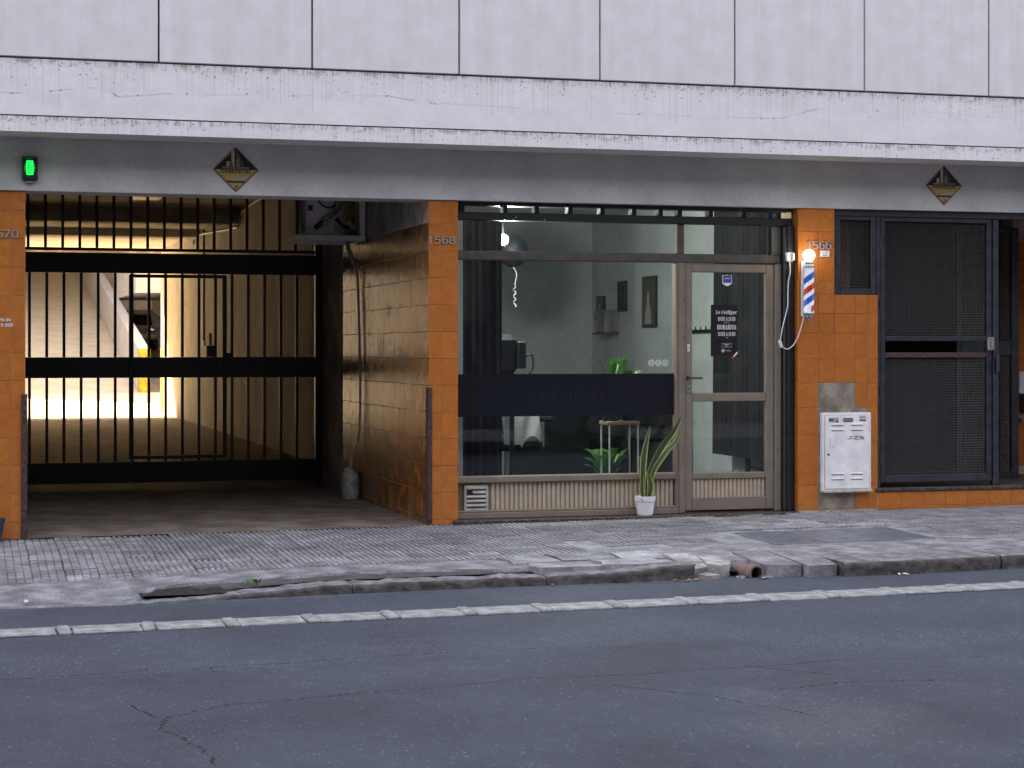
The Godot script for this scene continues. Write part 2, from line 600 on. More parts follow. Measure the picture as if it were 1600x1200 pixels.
# the fascia: 12 m by 0.40 m; drips and specks of dirt under the upper joint, and cracks
func band_texture() -> ImageTexture:
	var w := 2048
	var h := 96
	var a := nz(91, 0.012, w, h, 4)
	var b := nz(92, 0.06, w, h, 3)
	var s := nz(93, 0.3, w, 64, 3)
	var len_ := nz(94, 0.02, w, 64, 3)
	var out := PackedByteArray()
	out.resize(w * h * 3)
	for y in h:
		var t := float(y) / h
		for x in w:
			var i := y * w + x
			var v := 0.91 + 0.09 * ((a[i] * 0.6 + b[i] * 0.4) / 255.0)
			# run-down dirt streaks: thin columns, each with its own length
			var st_ := clampf((s[x] / 255.0 - 0.52) * 3.5, 0.0, 1.0)
			var ln := 0.15 + 0.75 * len_[x + w * 9] / 255.0
			if t < ln:
				v -= 0.08 * st_ * (0.4 + 0.6 * b[i] / 255.0)
			# soot and mould gathered in a ragged line right under the joint
			var soot := clampf((s[(x + 700) % w] + b[i] - 210.0) / 150.0, 0.0, 1.0) * clampf(1.0 - t / (0.05 + 0.16 * len_[x + w * 20] / 255.0), 0.0, 1.0)
			v -= 0.34 * soot
			st_ = maxf(st_, soot * 2.0)
			out[i * 3] = int(255 * v)
			out[i * 3 + 1] = int(254 * v * (1.0 - 0.012 * st_))
			out[i * 3 + 2] = int(255 * v * (1.0 - 0.03 * st_))
	var r := RandomNumberGenerator.new()
	r.seed = 5
	for k in 900:
		var x := r.randf() * w
		if s[int(x)] > 118:
			blot(out, w, h, x, absf(r.randfn(0.0, 0.17)) * h, r.randf_range(0.6, 1.5), r.randf_range(0.2, 0.6))
	# the long crack, as (metres, share of the height from the top)
	var cr := [[0.2, 0.42], [0.9, 0.42], [1.2, 0.56], [1.6, 0.45], [2.0, 0.6], [2.35, 0.62], [2.9, 0.45], [3.0, 0.62], [3.4, 0.52], [4.1, 0.5], [4.9, 0.42], [5.2, 0.52], [6.0, 0.56], [6.6, 0.6], [7.4, 0.6], [8.0, 0.58], [8.3, 0.36], [9.4, 0.34], [10.5, 0.5]]
	for q in cr.size() - 1:
		for k in 120:
			var f := k / 120.0
			var x: float = lerpf(cr[q][0], cr[q + 1][0], f) / 12.0 * w
			var y: float = (lerpf(cr[q][1], cr[q + 1][1], f) + r.randfn(0, 0.008)) * h
			if a[int(y) * w + int(x)] > 118:
				blot(out, w, h, x, y, 0.9, 0.12)
			if r.randf() < 0.012:
				blot(out, w, h, x, y, 1.8, 0.4)
	return tex(out, w, h)

# asphalt: 9.6 m by 6 m; aggregate, worn patches, cracks
func road_texture() -> ImageTexture:
	var w := 2048
	var h := 1024
	var a := nz(101, 0.004, w, h, 4)
	var b := nz(102, 0.03, w, h, 3)
	var c := nz(103, 0.35, w, h, 2)
	var d := nz(104, 0.22, w, h, 2, FastNoiseLite.TYPE_CELLULAR)
	var out := PackedByteArray()
	out.resize(w * h * 3)
	for y in h:
		var zm := 6.0 * y / h
		for x in w:
			var i := y * w + x
			var xm := 9.6 * x / w
			var big := a[i] / 255.0 - 0.5
			# newer, smoother surface beyond the joint; a coarse worn patch at its right end
			var smooth_ := smoothstep(2.55, 2.62, zm - 0.05 * sin(xm * 1.3)) * smoothstep(4.1, 3.5, xm)
			var coarse := smoothstep(0.25, 0.7, 0.9 - absf(zm - 2.95) - 0.35 * absf(xm - 4.4) + big)
			var v := 74.0 + 16.0 * big - 5.0 * smooth_ + 9.0 * (b[i] / 255.0 - 0.5) + (34.0 - 14.0 * smooth_) * (c[i] / 255.0 - 0.5)
			if d[i] < 60 and c[i] > 150 - int(30.0 * coarse) + int(22.0 * smooth_):
				v += 34.0 + 26.0 * coarse
			# pale dust: along the gutter, and two worn sandy patches
			var dust := clampf(1.0 - absf(zm - 0.10) / 0.05, 0.0, 1.0) * clampf((b[i] - 90.0) / 90.0, 0.0, 1.0) * 0.7
			dust += 0.5 * clampf(0.75 - Vector2((xm - 3.3) / 0.7, (zm - 4.7) / 0.8).length() + 1.2 * big, 0.0, 1.0)
			dust += 0.45 * clampf(1.0 - Vector2((xm - 1.95) / 0.3, (zm - 2.2) / 0.12).length() + big, 0.0, 1.0)
			v += 22.0 * dust
			out[i * 3] = clampi(int(v * (0.915 + 0.07 * dust)), 0, 255)
			out[i * 3 + 1] = clampi(int(v * 0.98), 0, 255)
			out[i * 3 + 2] = clampi(int(v * (1.12 - 0.18 * dust)), 0, 255)
	var r := RandomNumberGenerator.new()
	r.seed = 9
	for k in 15000:
		var fx := r.randf() * w
		var fy := r.randf() * h
		blot(out, w, h, fx, fy, r.randf_range(0.8, 1.5), -r.randf_range(0.25, 0.9))
	# cracks in metres (x, z - 2.7)
	var lines := [
		[[0.62, 3.3], [0.72, 3.75], [0.70, 4.0], [0.78, 4.3], [0.80, 4.75]], [[0.72, 3.75], [0.95, 3.55], [1.6, 3.42]],
		[[0.0, 2.62], [0.9, 2.55], [1.8, 2.5], [2.3, 2.5], [3.0, 2.55]], [[1.5, 3.45], [2.2, 3.3], [2.9, 3.35], [3.6, 3.3], [4.4, 3.4]],
		[[2.6, 3.6], [2.9, 4.0], [3.1, 4.5]], [[3.1, 3.9], [3.5, 3.85], [4.1, 4.0]], [[3.3, 3.3], [3.6, 3.7]]]
	for ln in lines:
		for q in ln.size() - 1:
			var p0 := Vector2(ln[q][0], ln[q][1])
			var p1 := Vector2(ln[q + 1][0], ln[q + 1][1])
			var n := int(p0.distance_to(p1) / 9.6 * w)
			var off := 0.0
			for k in n:
				off = clampf(off + r.randfn(0, 0.0035), -0.04, 0.04)
				var p := p0.lerp(p1, float(k) / n)
				var px := (p.x + off) / 9.6 * w
				var py := (p.y + off) / 6.0 * h
				if r.randf() < 0.8 and b[clampi(int(py), 0, h - 1) * w + clampi(int(px), 0, w - 1)] > 70:
					blot(out, w, h, px, py, r.randf_range(0.8, 1.8), 0.55)
	return tex(out, w, h)

# ------------------------------------------------------------------ ground
func base_y(x: float) -> float:
	return -0.005 + 0.0078 * x

func lerp_table(t: Array, x: float) -> float:
	if x <= t[0][0]:
		return t[0][1]
	for i in t.size() - 1:
		if x <= t[i + 1][0]:
			return lerpf(t[i][1], t[i + 1][1], (x - t[i][0]) / (t[i + 1][0] - t[i][0]))
	return t[-1][1]

const DROP := [[-9.0, 0.05], [-2.5, 0.06], [-1.5, 0.115], [0.6, 0.115], [1.2, 0.095], [2.0, 0.05], [4.2, 0.046], [4.8, 0.036], [30.0, 0.034]]
const FRONT := [[-9.0, 2.76], [0.1, 2.74], [0.85, 2.8], [1.3, 2.77], [2.0, 2.74], [2.8, 2.73], [3.6, 2.76], [4.1, 2.8], [4.35, 2.76], [4.75, 2.86], [5.28, 2.98], [5.8, 2.99], [6.6, 2.95], [12.0, 2.95]]

func walk_y(x: float, z: float) -> float:
	var z0 := lerpf(0.9, 0.0, smoothstep(0.8, 2.5, x))
	return base_y(x) - lerp_table(DROP, x) * clampf((z - z0) / (2.75 - z0), 0.0, 1.15)

func road_y(x: float, z: float) -> float:
	return base_y(x) - 0.127 + 0.0114 * (4.55 - absf(z - 7.3))

func build_ground():
	setting("ground", grid(2, 2, func(u: float, v: float): return Vector3(-60 + 120 * u, -0.75, -95 + 140 * v)), M.soil)
	var rf := func(u: float, v: float):
		var x := -30.0 + 60.0 * u
		var z := 2.2 + 9.8 * v
		return Vector3(x, road_y(x, z), z)
	setting("road", grid(60, 28, rf, func(p): return Vector2(p.x / 9.6, (p.z - 2.7) / 6.0)), M.road)
	# far pavement under the camera
	setting("far_sidewalk", box(-30, 30, -0.4, 0.02, 12.0, 17.2), M.walk_cement)
	build_marking()
	build_sidewalk()
	build_kerb()

# painted lane line with raised ribs
func build_marking():
	var o := Node3D.new()
	o.name = "road_marking"
	o.set_meta("kind", "structure")
	add_child(o)
	var nz_ := FastNoiseLite.new()
	nz_.seed = 3
	nz_.frequency = 2.2
	var f := func(u: float, v: float):
		var x := -14.0 + 28.0 * u
		var z := lerpf(3.63, 3.695, v) + 0.012 * nz_.get_noise_2d(x * 3.0, v * 40.0)
		return Vector3(x, road_y(x, z) + 0.004, z)
	put("line_paint", grid(700, 1, f), M.paint, o)
	var pitch := 0.427
	for k in range(-6, 26):
		var x := 0.905 + k * pitch
		var yy := road_y(x, 3.8)
		var w := pitch - 0.080
		var b := put("raised_block", cbox(Vector3(w, 0.02, 0.21), 0.007), M.paint, o, Vector3(x + 0.036 + w / 2.0 + rng.randfn(0, 0.003), road_y(x + 0.2, 3.85) + 0.006, 3.85), Vector3(rng.randfn(0, 0.012), rng.randfn(0, 0.008), 0.0078))
		b.position.z += rng.randfn(0, 0.004)
		put("cross_rib", cbox(Vector3(0.066, 0.026, 0.235), 0.009), M.paint, o, Vector3(x - 0.004, yy + 0.008, 3.83), Vector3(0, rng.randfn(0, 0.03), 0.0078))

# ribbed cement paving tiles, 20 cm
func tile_mesh(kind: int) -> ArrayMesh:
	var key := "walk%d" % kind
	if cache.has(key):
		return cache[key]
	var s := st()
	var h := 0.0985
	if kind == 0:      # five straight ribs
		for k in 5:
			var x0 := -h + k * 0.0394 + 0.004
			var x1 := x0 + 0.027
			quad(s, Vector3(x0 + 0.003, 0.006, h), Vector3(x1 - 0.003, 0.006, h), Vector3(x1 - 0.003, 0.006, -h), Vector3(x0 + 0.003, 0.006, -h))
			quad(s, Vector3(x1 - 0.003, 0.006, h), Vector3(x1, -0.004, h), Vector3(x1, -0.004, -h), Vector3(x1 - 0.003, 0.006, -h))
			quad(s, Vector3(x0, -0.004, h), Vector3(x0 + 0.003, 0.006, h), Vector3(x0 + 0.003, 0.006, -h), Vector3(x0, -0.004, -h))
			quad(s, Vector3(x0, -0.004, h), Vector3(x1, -0.004, h), Vector3(x1 - 0.003, 0.006, h), Vector3(x0 + 0.003, 0.006, h))
		quad(s, Vector3(-h, -0.004, h), Vector3(h, -0.004, h), Vector3(h, -0.004, -h), Vector3(-h, -0.004, -h))
	elif kind == 1:    # four by four small squares
		for k in 4:
			for j in 4:
				var x0 := -h + k * 0.0495 + 0.004
				var z0 := -h + j * 0.0495 + 0.004
				var x1 := x0 + 0.0415
				var z1 := z0 + 0.0415
				quad(s, Vector3(x0, 0.004, z1), Vector3(x1, 0.004, z1), Vector3(x1, 0.004, z0), Vector3(x0, 0.004, z0))
				quad(s, Vector3(x0, -0.004, z1), Vector3(x1, -0.004, z1), Vector3(x1, 0.004, z1), Vector3(x0, 0.004, z1))
				quad(s, Vector3(x1, -0.004, z1), Vector3(x1, -0.004, z0), Vector3(x1, 0.004, z0), Vector3(x1, 0.004, z1))
				quad(s, Vector3(x0, -0.004, z0), Vector3(x0, -0.004, z1), Vector3(x0, 0.004, z1), Vector3(x0, 0.004, z0))
		quad(s, Vector3(-h, -0.004, h), Vector3(h, -0.004, h), Vector3(h, -0.004, -h), Vector3(-h, -0.004, -h))
	else:              # worn flat, edges rounded by wear
		add_cbox(s, Vector3(0, -0.01, 0), Vector3(2 * h, 0.028, 2 * h), 0.006)
	var m := s.commit()
	cache[key] = m
	return m

func build_sidewalk():
	var f := func(u: float, v: float):
		var x := -14.0 + 30.0 * u
		var z := -0.02 + 2.58 * v
		return Vector3(x, walk_y(x, z) - 0.02, z)
	var o := setting("sidewalk", grid(120, 14, f), M.walk_base)
	var far := st()
	var wear := FastNoiseLite.new()
	wear.seed = 8
	wear.frequency = 0.55
	var spots := []
	for row in 10:
		for col in range(-8, 56):
			var x := -0.02 + col * 0.2 + 0.1
			var z := 0.03 + row * 0.2 + 0.1
			if x > 5.22 and x < 6.52 and z > 1.12 and z < 2.0:
				continue
			spots.append([x, z])
	# the 300 that show largest: in view and nearest to the camera
	var seen := []
	for p in spots:
		var d := Vector2(p[0], p[1] - 13.85)
		var ang := rad_to_deg(atan2(p[0], 13.85 - p[1])) - 15.98
		p.append(d.length() + (100.0 if absf(ang) > 15.3 else 0.0))
	spots.sort_custom(func(a, b): return a[2] < b[2])
	for i in spots.size():
		var p: Array = spots[i]
		var x: float = p[0]
		var z: float = p[1]
		var n := wear.get_noise_2d(x, z)
		var kind := 0
		if x < 1.15 + 0.35 * n:
			kind = 1
		elif z > 1.25 and x > 3.9 and n > -0.25:
			kind = 2
		elif n > 0.52:
			kind = 2
		var y := walk_y(x, z)
		var sx := (walk_y(x + 0.05, z) - walk_y(x - 0.05, z)) / 0.1
		var sz := (walk_y(x, z + 0.05) - walk_y(x, z - 0.05)) / 0.1
		var rot := Vector3(-atan(sz) + rng.randfn(0, 0.007), 0.0, atan(sx) + rng.randfn(0, 0.007))
		var at := Vector3(x + rng.randfn(0, 0.001), y - 0.006 + rng.randfn(0, 0.0018), z)
		var m: Material = M.walk[clampi(int(1.9 + 0.9 * smoothstep(0.9, 1.7, z) * smoothstep(5.0, 3.0, x) + 3.0 * wear.get_noise_2d(x * 0.9 + 40, z * 1.4) + rng.randfn(0, 0.75)), 0, 4)]
		if i < 300:
			put("paving_tile", tile_mesh(kind), m, o, at, rot)
		else:
			far.append_from(tile_mesh(kind), 0, Transform3D(Basis.from_euler(rot), at))
	var fo := put("paving_tiles", far.commit(), M.walk[2], o)
	fo.set_meta("kind", "stuff")
	# bed of cement between tiles and kerb, with an uneven edge
	var nn := FastNoiseLite.new()
	nn.seed = 12
	nn.frequency = 1.6
	var edge := func(x: float) -> float:
		if x < 0.95:
			return lerp_table(FRONT, x)
		return lerp_table([[0.95, 2.78], [1.0, 2.62], [1.08, 2.40], [1.25, 2.33], [1.6, 2.36], [2.0, 2.40], [2.3, 2.30], [2.45, 2.42], [2.6, 2.33], [2.9, 2.42], [3.2, 2.5], [3.6, 2.56], [4.4, 2.58], [30.0, 2.6]], x) + 0.045 * nn.get_noise_1d(x * 2.4) + 0.02 * nn.get_noise_1d(x * 11.0)
	var cf := func(u: float, v: float):
		var x := -6.0 + 20.0 * u
		var z0 := 1.98 + 0.05 * nn.get_noise_1d(x * 3.0 + 70.0)
		var z1: float = edge.call(x)
		var z := lerpf(z0, z1, minf(v / 0.9, 1.0))
		var y := walk_y(x, z) - 0.004 + 0.008 * nn.get_noise_2d(x * 3.0, z * 3.0)
		if x < 0.95 and z > 2.4:
			y = lerpf(y, road_y(x, z) + 0.006, clampf((z - 2.4) / 0.3, 0.0, 1.0))
		if v > 0.95:
			y -= 0.06
		return Vector3(x, y, z)
	put("cement_bed", grid(500, 12, cf), M.walk_cement, o)
	put("soil_bed", grid(120, 4, func(u: float, v: float): return Vector3(0.96 + 4.4 * u, lerpf(walk_y(0.96 + 4.4 * u, 2.3) - 0.022, base_y(0.96 + 4.4 * u) - 0.095, v) + 0.008 * nn.get_noise_2d(u * 400.0, v * 9.0), 2.2 + 0.5 * v)), M.soil, o)
	# broken slabs in front of the door side
	var pieces := [[3.30, 3.62, 2.05, 2.36], [3.64, 4.02, 2.03, 2.30], [4.04, 4.36, 2.02, 2.34], [3.40, 3.80, 2.39, 2.60], [3.83, 4.24, 2.34, 2.60], [4.80, 5.03, 2.30, 2.86], [5.045, 5.275, 2.32, 2.92]]
	for q in pieces:
		var poly := []
		for c in [[q[0], q[2]], [(q[0] + q[1]) / 2, q[2]], [q[1], q[2]], [q[1], (q[2] + q[3]) / 2], [q[1], q[3]], [(q[0] + q[1]) / 2, q[3]], [q[0], q[3]], [q[0], (q[2] + q[3]) / 2]]:
			poly.append(Vector2(c[0] + rng.randfn(0, 0.016), -c[1] + rng.randfn(0, 0.016)))
		var cx: float = (q[0] + q[1]) / 2
		var cz: float = (q[2] + q[3]) / 2
		var loc := []
		for v in poly:
			loc.append(v - Vector2(cx, -cz))
		var tilt := 0.06 if cx > 4.7 else rng.randfn(0.02, 0.015)
		put("broken_slab", prism(loc, -0.11 if cx > 4.7 else -0.03, 0.012), M.walk[1 + int(rng.randf() * 4)], o, Vector3(cx, walk_y(cx, cz) - (0.012 if cx > 4.7 else 0.002), cz), Vector3(-PI / 2 + tilt, 0, 0))

# kerb stones, each an uneven block following the edge of the road
func build_kerb():
	var o := Node3D.new()
	o.name = "kerb"
	o.set_meta("kind", "structure")
	add_child(o)
	var nn := FastNoiseLite.new()
	nn.seed = 77
	nn.frequency = 3.0
	var stones := [[-6.0, -4.4, 0.2, 0.0], [-4.38, -2.6, 0.2, 0.0], [0.86, 2.196, 0.24, 0.8], [2.20, 3.396, 0.2, 1.0], [3.40, 4.36, 0.2, 0.5], [5.282, 6.385, 0.26, 0.0], [6.4, 7.5, 0.26, 0.0], [7.53, 8.7, 0.26, 0.0], [8.73, 9.9, 0.26, 0.0]]
	for q in stones:
		var x0: float = q[0]
		var x1: float = q[1]
		var wd: float = q[2]
		var rough: float = q[3]
		var n := int((x1 - x0) / 0.035)
		var f := func(u: float, v: float):
			var x := lerpf(x0, x1, u)
			var zf := lerp_table(FRONT, x) + 0.012 * nn.get_noise_1d(x * 4.0)
			var zb := zf - wd * (0.75 + 0.5 * rough * nn.get_noise_1d(x * 1.6 + 33.0)) - 0.05 * rough * nn.get_noise_1d(x * 5.0)
			if rough < 0.1:
				zb = 2.57
			var top := walk_y(x, 2.7) + 0.004 - (0.022 * smoothstep(4.2, 3.6, x) if rough > 0.1 else 0.0) + 0.012 * rough * nn.get_noise_1d(x * 3.1 + 8.0)
			var bot := road_y(x, zf) - 0.03
			if x < 1.2 and x > 0.5:
				top = lerpf(road_y(x, zf) + 0.012, top, smoothstep(0.86, 1.2, x))
			if x > 4.1 and x < 4.4:
				top += 0.012
			var p: Vector3
			var w := v * 5.0
			if w < 1.0:
				p = Vector3(x, lerpf(top - 0.09, top - 0.006, w), zb)
			elif w < 3.0:
				p = Vector3(x, top + 0.004 * nn.get_noise_2d(x * 9.0, w * 2.0), lerpf(zb + 0.006, zf - 0.022, (w - 1.0) / 2.0))
			elif w < 3.6:
				p = Vector3(x, top - 0.014 * (w - 3.0) / 0.6, zf - 0.022 + 0.02 * (w - 3.0) / 0.6)
			else:
				p = Vector3(x, lerpf(top - 0.014, bot, (w - 3.6) / 1.4), zf + 0.008 * nn.get_noise_2d(x * 12.0, w * 3.0))
			if u < 0.001 or u > 0.999:
				p.y -= 0.004
			return p
		var ks := put("kerb_stone", grid(n, 14, func(u: float, v: float): return f.call(u, v * 0.66)), M.kerb, o)
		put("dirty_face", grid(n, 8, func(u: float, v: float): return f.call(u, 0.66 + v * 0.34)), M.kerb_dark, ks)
		var caps := st()
		for e in [0.0, 1.0]:
			var c0: Vector3 = (f.call(e, 0.0) + f.call(e, 1.0)) / 2.0
			for k in 21:
				var pa: Vector3 = f.call(e, k / 21.0)
				var pb: Vector3 = f.call(e, (k + 1) / 21.0)
				if e < 0.5:
					tri(caps, c0, pa, pb)
				else:
					tri(caps, c0, pb, pa)
		put("end_face", caps.commit(), M.kerb_dark, ks)

# ------------------------------------------------------------------ the apartment building
# tiles on a face: origin o, along u, up y, facing n; rectangles [u0, u1, y0, y1]
func tile_face(parent: Node, o: Vector3, u: Vector3, n: Vector3, rects: Array, mats: Array, jitter := 0.004):
	var basis := Basis(u, Vector3.UP, n)
	for r in rects:
		var w: float = r[1] - r[0] - 0.004
		var h: float = r[3] - r[2] - 0.004
		if w < 0.015 or h < 0.015:
			continue
		var c: Vector3 = o + u * ((r[0] + r[1]) / 2.0) + Vector3.UP * ((r[2] + r[3]) / 2.0) + n * 0.001
		var t := put("tile", cbox(Vector3(w, h, 0.008), 0.001), mats[rng.randi() % mats.size()], parent)
		t.transform = Transform3D(basis * Basis.from_euler(Vector3(rng.randfn(0, jitter), rng.randfn(0, jitter), rng.randfn(0, 0.002))), c + n * rng.randfn(0, 0.0006))

func rows(y0: float, first: float, y1: float, pitch := 0.2015) -> Array:
	var out := [y0]
	var y := first
	while y < y1 - 0.02:
		if y > y0 + 0.01:
			out.append(y)
		y += pitch
	out.append(y1)
	return out

func rects(us: Array, ys: Array, skip = null) -> Array:
	var out := []
	for i in us.size() - 1:
		for j in ys.size() - 1:
			var r := [us[i], us[i + 1], ys[j], ys[j + 1]]
			if skip != null and skip.call(r):
				continue
			out.append(r)
	return out

var building: Node3D

func build_building():
	building = thing("apartment_building", "pale panelled apartment block with orange tiled pillars at street level", "building")
	var b := building
	# wall panels above, 1.084 m wide, with open joints over a dark backing
	wall("joint_backing", -9.6, 12.2, 3.33, 6.0, 0.2, 0.355, M.joint, b)
	for k in range(-9, 10):
		var x0 := 1.282 + 1.084 * k
		cpart("wall_panel", x0 + 0.007, x0 + 1.077, 3.346, 5.98, 0.358, 0.402 + rng.randfn(0, 0.0012), M.panel, b, 0.004)
	# fascia band with its drip strip
	var s := st()
	var xa := -2.0
	var uvq := [Vector2(0, 1), Vector2(1, 1), Vector2(1, 0), Vector2(0, 0)]
	quad(s, Vector3(xa, 2.948, 0.39), Vector3(xa + 12, 2.948, 0.39), Vector3(xa + 12, 3.334, 0.39), Vector3(xa, 3.334, 0.39), uvq)
	quad(s, Vector3(xa - 12, 2.948, 0.39), Vector3(xa, 2.948, 0.39), Vector3(xa, 3.334, 0.39), Vector3(xa - 12, 3.334, 0.39), uvq)
	for e in [[0.39, 3.334, 0.2, 3.334], [0.2, 2.948, 0.39, 2.948]]:
		quad(s, Vector3(-14, e[1], e[0]), Vector3(12, e[1], e[0]), Vector3(12, e[3], e[2]), Vector3(-14, e[3], e[2]), uvq)
	put("fascia_band", s.commit(), M.band, b)
	s = st()
	for e in [[-14.0, -2.0], [-2.0, 10.0], [10.0, 12.0]]:
		quad(s, Vector3(e[0], 2.832, 0.396), Vector3(e[1], 2.832, 0.396), Vector3(e[1], 2.938, 0.396), Vector3(e[0], 2.938, 0.396), [Vector2(0.41, 0.3), Vector2(0.41 + (e[1] - e[0]) / 12.0, 0.3), Vector2(0.41 + (e[1] - e[0]) / 12.0, 0.0), Vector2(0.41, 0.0)])
	put("drip_strip_face", s.commit(), M.band, b)
	cpart("fascia_strip", -14, 12, 2.832, 2.938, 0.02, 0.394, M.strip, b, 0.005)
	wall("fascia_core", -14, 12, 2.90, 3.34, -0.2, 0.372, M.joint, b)
	wall("lintel_beam", -14, 12, 2.457, 2.85, -0.30, 0.018, M.beam, b)
	wall("upper_wall", -14, 12.2, 6.0, 27.0, -14.0, 0.36, M.panel, b)
	wall("upper_floor_slab", -14, 12.2, 3.42, 6.0, -14.0, 0.19, M.joint, b)
	# pillars
	var ys1 := rows(0.0, 0.115, 2.457, 0.2)
	var p1 := wall("pillar", -0.5, 0.385, -0.05, 2.458, -0.45, -0.006, M.grout, b)
	tile_face(p1, Vector3(0, 0, -0.006), Vector3.RIGHT, Vector3.BACK, rects([-0.5, -0.31, -0.11, 0.09, 0.29, 0.385], ys1), M.tiles)
	tile_face(p1, Vector3(0.385, 0, 0), Vector3.FORWARD, Vector3.RIGHT, rects([0.012, 0.2, 0.4], ys1), M.tiles)
	var p2 := wall("pillar", 3.325, 3.537, -0.02, 2.458, -0.45, -0.006, M.grout, b)
	tile_face(p2, Vector3(0, 0, -0.006), Vector3.RIGHT, Vector3.BACK, rects([3.318, 3.416, 3.545], rows(0.02, 0.058, 2.457)), M.tiles)
	tile_face(p2, Vector3(3.537, 0, 0), Vector3.FORWARD, Vector3.RIGHT, rects([0.012, 0.14], rows(0.02, 0.058, 2.457)), M.tiles)
	# pillar with the missing tiles round the meter cabinet
	var p3 := wall("pillar", 6.331, 7.018, 0.0, 1.772, -0.45, -0.006, M.grout, b)
	wall("pillar_upper", 6.331, 6.637, 1.772, 2.458, -0.45, -0.006, M.grout, b)
	var gone := func(r):
		var cx: float = (r[0] + r[1]) / 2
		var cy: float = (r[2] + r[3]) / 2
		return (cx > 6.5 and cx < 6.82 and cy > 0.2 and cy < 1.06) or (cx > 6.5 and cx < 6.93 and cy > 0.2 and cy < 0.87) or (cx > 6.5 and cx < 6.82 and cy < 0.2)
	tile_face(p3, Vector3(0, 0, -0.006), Vector3.RIGHT, Vector3.BACK, rects([6.323, 6.497, 6.64, 6.82, 6.925, 7.02], [0.045, 0.062, 0.258, 0.459, 0.66, 0.872, 1.07, 1.264, 1.466, 1.62, 1.774], gone), M.tiles)
	tile_face(p3, Vector3(0, 0, -0.006), Vector3.RIGHT, Vector3.BACK, rects([6.323, 6.497, 6.639], rows(1.774, 1.87, 2.457)), M.tiles)
	tile_face(p3, Vector3(6.331, 0, 0), Vector3.BACK, Vector3.LEFT, rects([-0.14, 0.0], rows(0.045, 0.062, 2.457)), M.tiles)
	cpart("cement_patch", 6.5, 6.819, 0.06, 1.067, -0.0058, -0.003, M.cement, b, 0.001)
	cpart("cement_patch", 6.8215, 6.924, 0.262, 0.869, -0.0058, -0.003, M.cement, b, 0.001)
	# plinth under the entrance
	var pl := wall("plinth", 7.018, 11.0, -0.02, 0.19, -1.6, -0.006, M.grout, b)
	var us := [6.826]
	while us[-1] < 10.9:
		us.append(us[-1] + 0.2)
	tile_face(pl, Vector3(0, 0, -0.006), Vector3.RIGHT, Vector3.BACK, rects(us, [0.047, 0.075, 0.19], func(r): return r[0] < 6.9), M.tiles)
	cpart("threshold", 7.0, 11.0, 0.19, 0.222, -1.6, 0.012, M.step, b, 0.006)
	wall("end_pillar", 9.4, 10.9, 0.223, 2.458, -0.45, -0.002, M.grout, b)  # unseen, widened to cut the light that reaches the hall
	# wall left of the first pillar: a closed shop front, out of the picture
	wall("side_wall", -14, -0.5, -0.4, 2.458, -0.45, -0.05, M.plaster, b)
	wall("right_wall", 10.9, 12.2, -0.1, 2.458, -0.45, -0.02, M.plaster, b)

